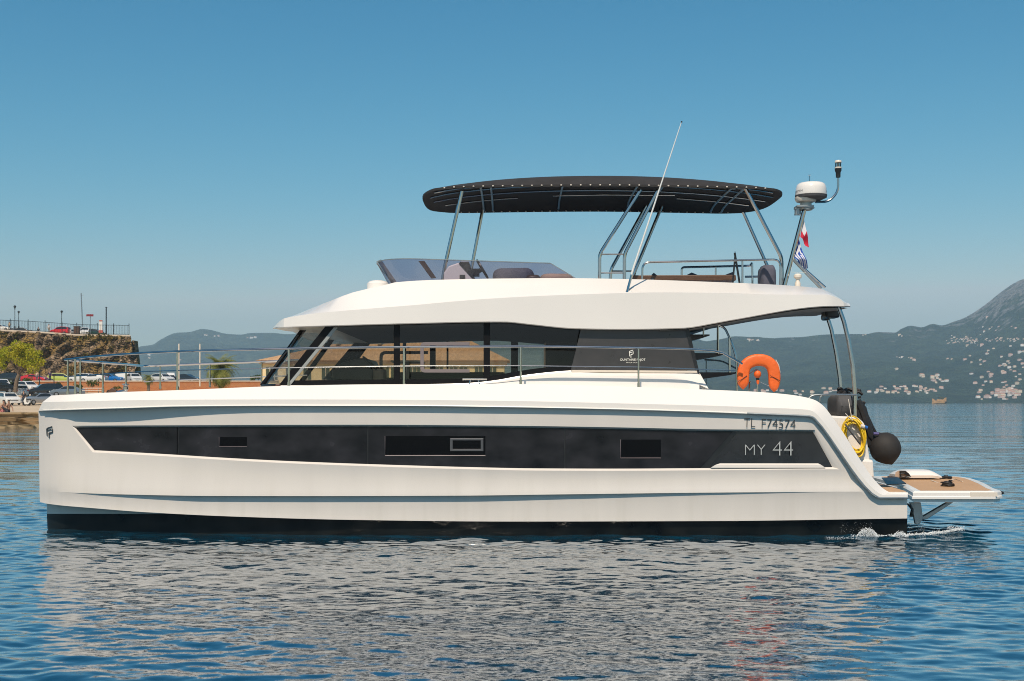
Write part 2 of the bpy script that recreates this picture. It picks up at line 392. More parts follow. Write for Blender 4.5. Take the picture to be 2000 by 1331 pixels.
def wall_pt(px, py, off): # a point proud of the window glass
    t = min(max((py-cWt(px))/(cWb(px)-cWt(px)), 0), 1)
    return P(px, py, yp(px) + (inW(px)*(1-t)+inB(px)*t) + REC - off)
sill = MB()
sill.grid([[wall_pt(x, y, o) for x in xs] for xs, y, o in (((1406,1450,1550,1598), 905.5, 0.004), ((1397,1450,1550,1604), 908.5, 0.026), ((1388,1450,1550,1612), 914, 0.034), ((1388,1450,1550,1612), 914.5, 0.0))])
sill.build('window_sill', M['hullwhite'], yacht, smooth=True, angle=20)
M['port_glass'] = mat('porthole_glass', (0.002, 0.002, 0.003), 0.12, spec=.12)
M['port_trim'] = mat('porthole_trim', (0.10, 0.10, 0.105), 0.35, 0.4)
M['port_edge'] = mat('porthole_edge', (0.32, 0.26, 0.27), 0.35, 0.3)
def porthole(x0, y0, x1, y1, parent, trim=False):
    b = MB(); b.prism([wall_pt(x0,y0,.006), wall_pt(x1,y0,.006), wall_pt(x1,y1,.006), wall_pt(x0,y1,.006)], (0,.02,0))
    o = b.build('porthole', M['port_glass'], parent)
    e = MB()
    e.tube([wall_pt(x0, y0, .007), wall_pt(x0, y1, .007), wall_pt(x1, y1, .007)], 0.0035, 5)
    if trim is not None: e.build('trim', M['port_edge'], o)
    return o
porthole(428,854,482,873, panes[1])
porthole(752,852,948,890, panes[2])
porthole(1212,859,1291,895, panes[3])
fr = MB()
fo = [wall_pt(879,856.5,.012), wall_pt(944,856.5,.012), wall_pt(944,881.5,.012), wall_pt(879,881.5,.012)]
fi = [wall_pt(884,860.5,.012), wall_pt(939,860.5,.012), wall_pt(939,877.5,.012), wall_pt(884,877.5,.012)]
bk2 = [p + Vector((0, 0.012, 0)) for p in fo]
fr.grid([fo, fi], close=True); fr.grid([bk2, fo], close=True); fr.grid([fi, [p + Vector((0, .01, 0)) for p in fi]], close=True)
fr.build('opening_frame', M['port_trim'], panes[2], bevel=0.002)
# ---- deck edge moulding (gunwale) with its chamfer, wrapped down the stern
A = [(0,100,773),(.1,235,766.3),(.2,355,762.2),(.35,562,754),(.5,750,751),(.65,1000,750.5),(.75,1200,755),(.85,1395,762),(.93,1490,766.5),(1,1555,773),(1.07,1592,782),(1.13,1610,795),(1.2,1622,810),(2,1738,962),(2.03,1742,963),(3,1773,963)]
B = [(0,83,786),(.1,235,782.4),(.2,355,781),(.35,562,780.5),(.5,750,781),(.65,1000,783.5),(.75,1200,788),(.85,1395,793),(.93,1490,796.5),(1,1550,798.8),(1.07,1581,801.5),(1.13,1593,807.5),(1.2,1602,817),(2,1722.5,966.5),(2.03,1726,967.5),(3,1773,967.5)]
C_ = [(0,75,803),(.1,235,798),(.2,355,794.5),(.35,562,793),(.5,750,793),(.65,1000,796),(.75,1200,800),(.85,1395,806),(.93,1490,810),(1,1550,812.5),(1.07,1577,814),(1.13,1587,816.5),(1.2,1594,823),(2,1714.5,973),(2.03,1718,974),(3,1772.5,974)]
def path(K): return curve([(k[0],k[1]) for k in K]), curve([(k[0],k[2]) for k in K])
Ax, Ay = path(A); Bx, By = path(B); Cx, Cy = path(C_)
ts = list(np.linspace(0, 1, 70)) + list(np.linspace(1, 1.2, 14))[1:] + list(np.linspace(1.2, 2, 16))[1:] + [2.03, 2.5, 3.0]
inA = lin([(0,0.08),(.1,.11),(.35,.19),(.5,.22),(1,.2),(1.2,.12),(3,.12)])
gA, gB, gC, gI, gN, gAi = [], [], [], [], [], []
for t in ts:
    a, b, c = (Ax(t),Ay(t)), (Bx(t),By(t)), (Cx(t),Cy(t))
    pa = P(a[0], a[1], yp(a[0])+inA(t)); gA.append(pa)
    gB.append(P(b[0], b[1], yp(b[0])-0.010)); gC.append(P(c[0], c[1], yp(c[0])-0.014))
    gI.append(P(c[0], c[1]-0.4, yp(c[0])+i0(c[0])+0.06))
    gAi.append(pa + Vector((0, 0.16, 0.0))); gN.append(pa + Vector((-0.03 if t > 1.15 else 0, 0.20, -0.30)))
gw = MB()
for fn in (lambda p: p, mir):
    gw.grid([[fn(p) for p in r] for r in (gI, gC, gB, gA, gAi, gN)])
    gw.grid([[fn(r[0]) for r in (gI, gC, gB, gA, gAi, gN)], [fn(Vector((r[0].x+0.05, 18.9, r[0].z))) for r in (gI, gC, gB, gA, gAi, gN)]])
    gw.poly([fn(r[-1]) for r in (gI, gC, gB, gA, gAi, gN)])
gunwale = gw.build('gunwale', M['gel'], yacht, smooth=True, angle=24)
rl = MB(); rl.tube([P(Cx(t), Cy(t)-0.6, yp(Cx(t))-0.020) for t in np.linspace(0.005, 0.99, 60)], 0.009, 6)
rl.build('rub_rail', mat('pale_rub_rail', (0.75, 0.72, 0.66), 0.3), yacht, smooth=True)
rl = MB(); rl.tube([P(Cx(t)+0.5, Cy(t)-1.0, yp(Cx(t))-0.022) for t in list(np.linspace(0.9, 1.2, 16)) + list(np.linspace(1.2, 2.0, 10))[1:] + [2.03, 3.0]], 0.014, 8)
rl.build('stern_rub_rail', M['dull_steel'], yacht, smooth=True)
# ---- deck
dk = MB()
nd = [p + Vector((0, 0.02, -0.02)) for t, p in zip(ts, gAi) if t <= 1.0]
dk.grid([nd, [mir(p) for p in nd]])
dk.build('deck', M['gel'], yacht, fix=True)
ad = MB(); ad.box((4.2, YC, 1.2), (0.1, 5.6, 1.0))
ad.build('aft_deck', M['gel'], yacht)
# ---- lettering and emblem on the topsides
def face_matrix(px, py, Y, dydx=0.0):
    o = P(px, py, Y); x = Vector((1, dydx, 0)).normalized(); z = Vector((x.y, -x.x, 0)); yv = Vector((0, 0, 1))
    m4 = Matrix.Identity(4)
    for i in range(3): m4[i][0] = x[i]; m4[i][1] = yv[i]; m4[i][2] = z[i]
    m4.translation = o; return m4
MPP = 17.02/F
rt_ = Matrix.Rotation(R(-1.9), 4, 'Z')
text_mesh('registration_lettering', 'TL', 17*MPP, face_matrix(1453, 834.0, yp(1460)+i0(1460)-0.008) @ rt_, M['dark_letters'], yacht, thin=-0.011, width=22*MPP)
text_mesh('registration_lettering', 'F74574', 17*MPP, face_matrix(1487.5, 835.3, yp(1540)+i0(1540)-0.007) @ rt_, M['dark_letters'], yacht, thin=-0.011, width=66*MPP)
lg = text_mesh('model_lettering', 'MY', 20*MPP, face_matrix(1455, 889, yp(1480)+i0(1480)+0.03), M['silver_letters'], aftp, thin=-0.022, width=40*MPP)
text_mesh('model_lettering', '44', 28*MPP, face_matrix(1509, 890, yp(1530)+i0(1530)+0.03), M['silver_letters'], aftp, thin=-0.022, width=40*MPP)
def emblem(x0, y0, s, Yf, m, parent):
    """two nested slanted strokes (units of a 10 x 20 box)"""
    b = MB()
    def q(pts):
        r = [P(x0+u*s, y0+v*s, Yf(x0+u*s)-0.004) for u, v in pts]; b.prism(r, (0, 0.003, 0))
    q([(0,5.2),(1.0,3.5),(3,2.3),(10,0),(10,1.9),(3.2,4.0),(1.9,5.2),(2.0,16.2),(0.7,16.2)])
    q([(2.0,6.6),(8.8,4.5),(8.8,6.3),(2.0,8.3)])
    q([(9.6,4.4),(10.9,4.0),(10.9,10.2),(9.9,11.6),(9.6,11.0)])
    q([(3.8,12.0),(4.6,10.8),(9.6,9.4),(10.0,10.9),(9.2,11.6),(6.0,12.5),(5.5,13.3),(5.5,20),(4.1,20)])
    return b.build('emblem', m, parent)
emblem(90, 832.5, 1.17, lambda x: yp(x)+i0(x), M['dark_letters'], yacht)
# ================================================================ DECKHOUSE
YS = 17.75                                   # near side of the deckhouse glass
YF = 2*YC - YS
gb = curve([(520,753),(700,751),(900,748.5),(955,744),(1030,731.5),(1100,724),(1125,722.5),(1180,724.5),(1366,725)])
cb = MB()
pxs = list(np.linspace(545, 1000, 20)) + list(np.linspace(1000, 1366, 26))[1:]
crs = curve([(520,756),(900,752.5),(960,750.5),(1040,741.5),(1130,735.5),(1240,735.5),(1300,736.5),(1338,742),(1366,752)])
r0 = [P(x, gb(x)+1, YS-0.02) for x in pxs]; r1 = [P(x, gb(x)+3.5, YS-0.03) for x in pxs]
r2 = [P(x, crs(x), YS-0.17) for x in pxs]; r3 = [P(x, 768, YS-0.20) for x in pxs]
ri = [p + Vector((0, 0.4, 0)) for p in r0]
for fn in (lambda p: p, mir):
    cb.grid([[fn(p) for p in r] for r in (ri, r0, r1, r2, r3)])
tl = [r0[-1], r1[-1], r2[-1], r3[-1]]
cb.grid([tl, [mir(p) for p in tl]])
ft = [r[0] for r in (r0, r3)]; fb = []
tlx = [P(1366,728,YS-.03), P(1366,752,YS-.17), P(1384,760,YS-.19), P(1366,768,YS-.2)]
cb.grid([[tlx[0], tlx[1], tlx[2]], [p + Vector((0, 0.5, 0)) for p in tlx[:3]]]); cb.poly(tlx[:3])
cb.build('deckhouse_base', M['gel'], yacht, smooth=True, angle=30)
# roof outline (needed by the glass)
rb = curve([(533,643),(540,641),(554,640.5),(630,638),(806,633),(960,630),(985,630),(1032,634.5),(1124,643),(1216,644.5),(1331,642.5),(1400,632),(1433,626),(1627,599.5),(1661,600)])
YR = 17.6
rz = lambda px: P(px, rb(px), YR).z
def side_at(px_top, px_bot, Y): # helper for slanted pieces between gb and the roof
    return P(px_top, rb(px_top)+1, Y), P(px_bot, gb(px_bot)+1, Y)
def quad_bar(name, t0, t1, b0, b1, Y, m, parent, th=0.03, ty=None, by=None, far=False):
    f = (lambda p: p)
    g = MB(); pts = [P(t0, ty if ty else rb(t0)-2, Y), P(t1, ty if ty else rb(t1)-2, Y), P(b1, by if by else gb(b1)+2, Y), P(b0, by if by else gb(b0)+2, Y)]
    g.prism(pts, (0, th, 0)); return g.build(name, m, parent)
# near side panes
def glass_side(name, pts, Y, parent=yacht):
    g = MB(); g.poly([P(x, y, Y) for x, y in pts]); return g.build(name, M['cabglass'], parent)
top = lambda x: (x, rb(x)-2)
bot = lambda x: (x, gb(x)+2)
w1 = glass_side('side_window', [top(655), top(700), top(773), bot(773), bot(700), bot(562)], YS)
w2 = glass_side('side_window', [top(777), top(860), top(948), bot(948), bot(860), bot(777)], YS)
w3 = glass_side('side_window', [top(957)] + [top(x) for x in (985,1030,1080,1132)] + [bot(x) for x in (1116,1090,1060,1030,990,957)], YS)
quad_bar('window_pillar', 769, 781, 769, 781, YS-0.012, M['darkframe'], yacht)
quad_bar('window_pillar', 944.5, 957, 944.5, 957, YS-0.012, M['darkframe'], yacht)
quad_bar('front_pillar', 637, 657, 543, 566, YS-0.012, M['darkframe'], yacht, 0.05)
lt = MB(); lt.prism([P(652, 640, YS-.02), P(660, 640, YS-.02), P(567.5, 752, YS-.02), P(560.5, 752, YS-.02)], (0, .02, 0)); lt.build('pillar_trim', mat('grey_pillar_trim', (0.30, 0.32, 0.31), 0.35), yacht)
lsl = MB(); lsl.grid([[P(x, gb(x)-y, YS-o) for x in np.linspace(566, 1116, 40)] for y, o in ((9, .004), (-1, .006))]); lsl.build('window_skirt', M['darkframe'], yacht, smooth=True)
# sliding window frame, open at its right end
wf = MB()
def slot(x0, x1, y0, y1, wd, rad):
    o = arc_path([P(x1,y0,0.001+YS-.03), P(x0,y0,YS-.03), P(x0,y1,YS-.03), P(x1,y1,YS-.03)], rad)
    i = arc_path([P(x1,y0+wd,YS-.03), P(x0+wd,y0+wd,YS-.03), P(x0+wd,y1-wd,YS-.03), P(x1,y1-wd,YS-.03)], rad*0.5)
    return o, i
o_, i_ = slot(821, 917, 668.5, 728, 6.5, 0.07)
for p in o_ + i_: p.y = YS-.03
bk_o = [p + Vector((0,.028,0)) for p in o_]; bk_i = [p + Vector((0,.028,0)) for p in i_]
wf.grid([bk_o, o_, i_, bk_i]); wf.poly([o_[0], i_[0], bk_i[0], bk_o[0]]); wf.poly([o_[-1], i_[-1], bk_i[-1], bk_o[-1]])
wf.build('sliding_window_frame', mat('mauve_grey_frame', (0.20, 0.165, 0.165), 0.4), w2)
# windscreen and front
def front_x(Y, base): # plan bulge of the front towards the bow
    u = (Y-YC)/(YC-YS); return base - 0.62*(1-abs(u)**3.2)
fxb = P(552, 753, YS).x; fxt = P(640, 640, YS).x; zb_ = P(552, 753, YS).z; zt_ = rz(640)+0.06
fw = MB(); ys = np.linspace(YS, YF, 25)
bs = [Vector((front_x(y, fxb), y, zb_)) for y in ys]; tp = [Vector((front_x(y, fxt), y, zt_)) for y in ys]
fw.grid([tp, bs]); fw.build('windscreen', M['screenglass'], yacht, smooth=True)
fs = MB(); fs.tube([p + Vector((0, 0, 0.0)) for p in bs], 0.03, 6); fs.grid([bs, [p + Vector((-0.05, 0, -0.35)) for p in bs]])
fs.build('windscreen_base', M['darkframe'], yacht, smooth=True)
for k in (5, 19):
    q = MB(); q.tube([tp[k], bs[k]], 0.045, 6); q.build('windscreen_mullion', M['darkframe'], yacht)
q = MB(); q.tube([tp[-1], bs[-1]], 0.06, 6); q.build('front_pillar', M['darkframe'], yacht)
wp = MB(); a_ = bs[6] + Vector((-.03, 0, .03)); b_ = tp[3]*0.7 + bs[3]*0.3 + Vector((-.05, 0, 0)); wp.tube([a_, b_], 0.012, 5); wp.tube([b_ + Vector((.08, 0, .13)), b_ - Vector((.08, 0, .13))], 0.014, 5)
wp.build('wiper', M['black'], yacht)
# far side of the deckhouse: frames seen through the glass
def fx(px, py): return P(px, py, YF)
def far_poly(name, pts, m, th=-0.05, parent=yacht):
    g = MB(); g.prism([fx(*p) for p in pts], (0, th, 0)); return g.build(name, m, parent)
far_poly('front_pillar', [(706,655),(728,655),(655,742),(631,742)], M['darkframe'])
for x0, x1 in ((787,793.5),(840,851),(872.5,876),(998,1012)): far_poly('window_pillar', [(x0,650),(x1,650),(x1,745),(x0,745)], M['darkframe'])
g = MB(); oo = arc_path([fx(836,686), fx(741,686), fx(741,738)], .12); ii = arc_path([fx(836,692), fx(747.5,692), fx(747.5,738)], .07)
g.grid([oo, ii]); g.grid([[p + Vector((0,.03,0)) for p in oo], oo]); g.build('sliding_window_frame', M['darkframe'], yacht)
far_poly('side_window', [(700,655),(1062,655),(1062,740),(640,740)], M['cabglass'], th=-0.004)
far_poly('cabin_side', [(640,738),(1330,738),(1330,775),(640,775)], M['darkframe'])
far_poly('galley_locker', [(1062,650),(1300,650),(1300,740),(1062,740)], M['black'], th=-1.2)
# deckhouse floor, bulkhead, ceiling, furniture
g = MB(); g.box(((fxb+P(1364,0,YS).x)/2+0.2, YC, 1.93), (P(1364,0,YS).x-fxb-0.2, YF-YS-0.1, 0.05)); g.build('cabin_floor', M['greycover'], yacht)
g = MB(); xr = P(1345, 0, YS).x; g.box((xr, YC+0.1, 2.45), (0.06, YF-YS-0.5, 1.15)); g.build('aft_bulkhead', M['black'], yacht)
hc = MB(); hcx = P(672, 0, 20).x
hc.prism([P(648,742,19.2), P(648,722,19.2), P(668,709,19.2), P(700,700,19.2), P(716,700,19.2), P(728,722,19.2), P(728,745,19.2)], (0, 1.4, 0)); hcon = hc.build('helm_console', M['black'], yacht, bevel=0.02)
sw = MB(); c0 = P(724, 711, 19.35); ax = (P(738,724,19.35) - P(712,700,19.35)).normalized()
e1, e2 = ax, Vector((0, 1, 0)); cc = c0
sw.tube([cc + (e1*math.cos(q)+e2*math.sin(q))*0.16 for q in np.linspace(0, 2*math.pi, 25)], 0.016, 6, cap=False)
for q in (0.3, 2.4, 4.5): sw.tube([cc, cc + (e1*math.cos(q)+e2*math.sin(q))*0.16], 0.01, 5)
sw.tube([cc, cc + Vector((-0.12, 0, -0.1))], 0.02, 6); sw.build('steering_wheel', M['black'], hcon, smooth=True)
st = MB(); st.box(P(733, 735, 19.5) , (0.32, 0.5, 0.25)); st.box(P(733, 728, 19.5), (0.10, 0.5, 0.22)); st.build('helm_seat', M['tan'], yacht, bevel=0.05)
so = MB(); so.box(P(880, 744, 21.9), (2.0, 0.6, 0.20)); so.box(P(880, 738, 22.2), (2.0, 0.14, 0.2)); so.build('sofa', M['greycover'], yacht, bevel=0.04)
tb = MB(); tb.box(P(797, 707.6, 20.5), (0.5, 0.9, 0.03)); tb.tube([P(797, 709, 20.5), P(797, 750, 20.5)], 0.03, 8); tb.build('saloon_table', M['cream'], yacht, bevel=0.005)
# charcoal side panel
pn = MB(); pts = [P(x, y, YS-0.05) for x, y in [(1135,rb(1135)-2),(1216,rb(1216)-2),(1341,rb(1341)-2),(1360.5,723.5),(1240,724),(1115.5,722.5)]]
pn.prism(pts, (0, 0.05, 0)); panel = pn.build('side_panel', M['panel'], yacht)
pe = MB(); pe.prism([P(1116,723,YS-.056), P(1361,724.5,YS-.056), P(1362,728.5,YS-.056), P(1118,727.5,YS-.056)], (0, .05, 0)); pe.build('panel_trim', M['cream'], panel)
pe = MB(); pe.prism([P(1337,640,YS-.054), P(1345,640,YS-.054), P(1367,732,YS-.054), P(1359,726,YS-.054)], (0, .06, 0)); pe.build('panel_edge', M['black'], panel)
for x, y in ((1142.5,651.5),(1134.5,689),(1125.5,720)):
    s_ = MB(); s_.lathe([(0, -.004), (0.009, -.003), (0.010, 0.002)], P(x, y, YS-.053), 10, Matrix.Rotation(R(90), 3, 'X')); s_.build('screw', M['steel'], panel, smooth=True)
emblem(1228.5, 683.5, 0.80, lambda x: YS-0.053, M['white_letters'], panel)
MP2 = (YS-.05)/F
text_mesh('brand_lettering', 'OUNTAINE PAJOT', 5.6*MP2, face_matrix(1211, 706.3, YS-.054), M['white_letters'], panel, width=49.5*MP2, thin=0.004)
text_mesh('brand_lettering', 'MOTOR YACHTS', 2.3*MP2, face_matrix(1223, 709.8, YS-.054), M['white_letters'], panel, width=25*MP2)
# ================================================================ ROOF / FLYBRIDGE MOULDING
rc = curve([(533,641),(540,633),(554,622.5),(580,617.3),(601,614),(640,610),(700,605),(800,597),(960,583.5),(1130,575.5),(1300,571.5),(1430,573),(1505,575.5),(1600,576),(1617,576),(1640,584),(1655,596),(1661,599)])
rt = curve([(533,639.5),(540,631.5),(554,621.3),(580,609.5),(601,601),(640,586),(680,571.5),(740,558),(765,552),(850,547),(1000,544.2),(1100,543.6),(1230,545.5),(1400,551),(1530,556.5),(1600,561.5),(1612,563),(1640,580),(1655,594.5),(1661,598.5)])
rs = lin([(533,.60),(536,.70),(540,.79),(547,.87),(554,.91),(580,.96),(610,.985),(660,1.0),(1560,1.0),(1620,.985),(1650,.95),(1661,.90)])
rise = lin([(1390,0),(1470,.10),(1560,.20),(1661,.28)])
well = lin([(764,0),(768,.5),(1560,.5),(1566,0)])
rows = []
for px in [533,536,540,547,554,566,580,601,620,640,660,680,710,740,764,768] + list(np.linspace(780, 1560, 60)) + [1566,1585,1600,1612,1620,1630,1640,1648,1655,1659,1661]:
    k = rs(px); Y0 = YC - (YC-YR)*k; x = (px-1000)*Y0/F
    Z = lambda py, Y: EYE - (py-HOR)*Y/F
    zb = Z(rb(px), Y0); zc = Z(rc(px), Y0+0.02); zt = Z(rt(px), Y0+0.52); d = well(px)
    H = YC-Y0; zc = max(zc, zb+0.004); ri_ = max(0, min(rise(px), zc-zb-.04)); zt = max(zt, zc+0.004); d = max(0, min(d, zt-zb-ri_-.16))
    endk = min(1.0, (1661-px)/60.0 + 0.12) if px > 1600 else 1.0
    near = [(-0.02, zb+0.06+ri_), (-0.6, zb+0.03+0.6*ri_*0), (-H+0.16, zb+0.012), (-H+0.02, zb), (-H, zb+0.012), (-H+0.02*endk, zc), (-H+0.52*endk, zt), (-H+0.62, zt), (-H+0.66, zt-d)]
    rf_ = rise(px)*.85; far = [(-y, z + (ri_ if i < 1 else rf_ if i < 5 else 0)) for i, (y, z) in enumerate(near)]
    far[5] = (-near[5][0], max(near[5][1], far[4][1]+0.02)); far[6] = (-near[6][0], max(near[6][1], far[5][1]+0.004)); far[7] = (-near[7][0], max(near[7][1], far[6][1])); far[8] = (-near[8][0], max(near[8][1], far[1][1]+.12))
    rows.append([Vector((x, YC+y, z)) for y, z in near + far[::-1]])
rf = MB(); rf.grid(rows, close=True); rf.poly(rows[0]); rf.poly(rows[-1])
shade_rows = []
for px in [1290,1315,1340,1370,1400,1430,1470,1510,1550,1590,1615,1635,1650,1657]:
    k = rs(px); Y0 = YC - (YC-YR)*k; x = (px-1000)*Y0/F; zb = EYE - (rb(px)-HOR)*Y0/F; H = YC-Y0; rr_ = max(0, min(rise(px), EYE - (rc(px)-HOR)*(Y0+.02)/F - zb - .04))
    shade_rows.append([Vector((x, Y0+a, zb+b-.006)) for a, b in ((.03, -.008), (.16, -.006), (.75, .0), (max(.8, H-.62), .008), (H, .045+rr_), (H+.6, .012+rise(px)*.85), (2*H-.16, rise(px)*.85-.006), (2*H-.03, rise(px)*.85-.008))])
sf = MB(); sf.grid(shade_rows); sf.build('overhang_shade_sheet', mat('underside_shade_grey', (.27, .28, .28), .7, spec=.2), yacht, smooth=True)  # grey sheet added under the white overhang, its shade painted into the colour
roof = rf.build('flybridge_moulding', M['gel'], yacht, smooth=True, angle=22)
g = MB(); g.grid([[Vector((P(x,0,YR).x, y, rz(min(x,1330))+0.0)) for x in (640,760,960,1150,1335)] for y in (YS+0.02, YF-0.02)]); 
g.build('cabin_ceiling', mat('dark_headliner', (0.028, 0.030, 0.026), 0.8, spec=.15), yacht)
nb = MB(); nb.lathe([(0.17,-.05),(0.165,.05),(.13,.085),(.06,.10),(0,.102)], P(738, 561, 18.55), 20); nb.build('satellite_dome', M['gel'], yacht, smooth=True)
hs = MB(); hs.box(P(543, 753, 17.6), (0.07, .06, .03)); hs.build('deck_fitting', mat('brown_fitting', (.10,.04,.025), .5), yacht, bevel=.01)
# flybridge windscreen: raked wrap-round smoked panel
zf = P(770, 552, 18.2).z
def wrap(xa, xf, Yn, rad, n=8):
    pts = [Vector((xa, Yn, 0))]
    Yf = 2*YC - Yn
    for k in range(n+1):
        q = math.pi/2*k/n; pts.append(Vector((xf + rad - rad*math.sin(q)*1.0, Yn + rad - rad*math.cos(q), 0)))
    pts2 = [Vector((p.x, 2*YC-p.y, 0)) for p in pts[::-1]]
    return pts + pts2
bt = wrap(P(1126,0,18.2).x, P(757,0,18.5).x, 18.2, 0.55); tpw = wrap(P(1075,0,18.2).x, P(733,0,18.5).x, 18.17, 0.55)
def zline(p, keys, Y): return P(0, float(np.interp((p.x*F/18.2)+1000, [k[0] for k in keys], [k[1] for k in keys])), Y).z
bt = [Vector((p.x, p.y, zline(p, [(745,553),(800,549),(900,546),(1126,545)], 18.2))) for p in bt]
tpw = [Vector((p.x, p.y, zline(p, [(733,508),(745,506),(800,506),(1076,515)], 18.2))) for p in tpw]
g = MB(); g.grid([tpw, bt]); fws = g.build('flybridge_windscreen', M['flyglass'], yacht, smooth=True)
g = MB(); g.tube(tpw, 0.008, 5); g.tube([tpw[0], bt[0]], .006, 5); g.build('edge_trim', M['dull_steel'], fws, smooth=True)
g = MB(); g.prism([P(735,511,18.5), P(744,507,18.5), P(774,550,18.5), P(764,553,18.5)], (0, .05, 0)); g.build('screen_post', M['dull_steel'], fws)
g = MB(); g.prism([P(817,510,YF-.5), P(829,510,YF-.5), P(852,543,YF-.5), P(842,544,YF-.5)], (0, .05, 0)); g.build('screen_post', M['brownleather'], fws)
# helm of the flybridge
zc_ = lambda px, py, Y: P(px, py, Y)
hs = MB(); hs.prism([P(866,560,19.1), P(867,533,19.1), P(876,520,19.1), P(896,513,19.1), P(924,545,19.1), P(930,560,19.1)], (0, 1.1, 0)); fh = hs.build('flybridge_helm', M['gel'], yacht, bevel=0.02)
g = MB(); g.prism([P(896,515,19.08), P(899,511,19.08), P(916,511,19.08), P(922,530,19.08), P(928,545,19.08), P(924,545,19.08)], (0, 1.14, 0)); g.build('dashboard', M['black'], fh, bevel=.01)
g = MB(); g.box(P(903, 541, 19.085), (.085, .02, .06)); g.build('drink_holder', M['black'], fh)
g = MB(); c0 = P(942, 526, 19.6); e1 = (P(953,543,19.6)-P(933,510,19.6)).normalized()
g.tube([c0 + (e1*math.cos(q)+Vector((0,1,0))*math.sin(q))*0.165 for q in np.linspace(0, 2*math.pi, 25)], 0.018, 6, cap=False)
for q in (0.2, 2.3, 4.4): g.tube([c0, c0 + (e1*math.cos(q)+Vector((0,1,0))*math.sin(q))*0.16], 0.011, 5)
g.tube([c0, P(924,537,19.6)], 0.035, 8); g.box(P(929,533,19.5), (.12,.2,.11)); g.build('steering_wheel', M['black'], fh, smooth=True)
def pillow(name, x0, x1, y0, y1, Y, dy, m, parent=yacht, dip=0.0, seed=1):
    r_ = random.Random(seed); b = MB(); a = P(x0, y1, Y); c = P(x1, y0, Y); n, k = 18, 14
    cx, cz = (a.x+c.x)/2, (a.z+c.z)/2; hx, hz = (c.x-a.x)/2, (c.z-a.z)/2
    rows = []
    for i in range(k+1):
        ph = -math.pi/2 + math.pi*i/k
        row = []
        for j in range(n):
            th = 2*math.pi*j/n
            sg = lambda v, e: math.copysign(abs(v)**e, v)
            X = sg(math.cos(ph), .45)*sg(math.cos(th), .5); Z_ = sg(math.sin(ph), .6); Y_ = sg(math.cos(ph), .45)*sg(math.sin(th), .5)
            dz = -dip*math.exp(-(X/0.3)**2)*(Z_ > 0) + 0.05*r_.uniform(-1, 1)*hz
            row.append(Vector((cx+X*hx, Y+dy/2+Y_*dy/2, cz+Z_*hz+dz)))
        rows.append(row)
    b.grid(rows, close=True); return b.build(name, m, parent, smooth=True, angle=180)
pillow('helm_seat_cover', 961, 1045, 520, 560, 19.2, 1.0, M['cushion'], dip=.025)
pillow('helm_seat', 1026, 1056, 535, 552, 19.15, .8, M['brownleather'], seed=3)
pillow('sun_pad', 1055, 1122, 531.5, 552, 19.0, 1.3, M['tan'], seed=4)
# ================================================================ BIMINI
YB0, YB1 = 19.05, 21.55                       # near and far edges
Zf = lambda py, Y: EYE - (py-HOR)*Y/F
bx0, bx1 = P(828, 0, 20.0).x, P(1518, 0, 20.0).x
bxc, bhx = (bx0+bx1)/2, (bx1-bx0)/2
byc, bhy = (YB0+YB1)/2, (YB1-YB0)/2
zedge = curve([(bx0, Zf(371, 19.1)), (P(850,0,19.1).x, Zf(366.5, 19.1)), (P(1000,0,19.1).x, Zf(362.5, 19.1)), (P(1180,0,19.1).x, Zf(361, 19.1)), (P(1380,0,19.1).x, Zf(364, 19.1)), (bx1, Zf(367.5, 19.1))])
def bpt(u, v, dz=0.0, grow=0.0):
    """u along, v across, both -1..1 on a rounded rectangle"""
    wy = bhy*(1 - 0.0*abs(u)) + grow
    e = 1 - max(0.0, (abs(u)-0.80)/0.20)**2.2*0.10
    x = bxc + u*(bhx+grow)*(1 - 0.075*abs(v)**5 - .045*max(0, v)**2)
    # far corners are cut back like the near ones
    y = byc + v*wy*e
    return Vector((x, y, zedge(x) + dz))
def crown(u, v): return 0.225*(1-abs(u)**2.6)*(1-abs(v)**6)
us = np.sin(np.linspace(-math.pi/2, math.pi/2, 61)); vs = np.sin(np.linspace(-math.pi/2, math.pi/2, 17))
cn = MB()
cn.grid([[bpt(u, v, crown(u, v)+0.0) for v in vs] for u in us])
cn.grid([[bpt(u, v, -0.035+0.72*crown(u, v)) for v in vs] for u in us])
edge = [(u, -1) for u in us] + [(1, v) for v in vs[1:]] + [(u, 1) for u in us[::-1][1:]] + [(-1, v) for v in vs[::-1][1:-1]]
cn.grid([[bpt(u, v) for u, v in edge], [bpt(u, v, -0.005, 0.012) for u, v in edge], [bpt(u, v, -0.04, 0.012) for u, v in edge], [bpt(u, v, -0.035) for u, v in edge]], close=True)
canopy = cn.build('bimini_canopy', M['canvas'], yacht, smooth=True, angle=40)
snap_me = None
for side in (-1, 1):
    for k in range(34):
        u = -0.93 + 1.86*k/33
        p = bpt(u, side, -0.018, 0.021) if side < 0 else bpt(u, side, -0.03, -0.03)
        if snap_me is None:
            b = MB(); b.lathe([(0, .012), (.011, .009), (.0155, 0), (.011, -.009), (0, -.012)], (0, 0, 0), 8); so_ = b.build('snap_fastener', M['cream'], canopy, smooth=True); snap_me = so_.data
            snap_me.transform(Matrix.Translation(yacht.location))     # back to local space
            so_.location = p - yacht.location
        else:
            o = so_.copy(); COL.objects.link(o); o.parent = canopy; o.location = p - yacht.location
M['bowrail'] = M['steel']
def btube(name, pts, r, parent, m='steel', seg=8):
    b = MB(); b.tube(pts, r, seg); return b.build(name, M[m], parent, smooth=True)
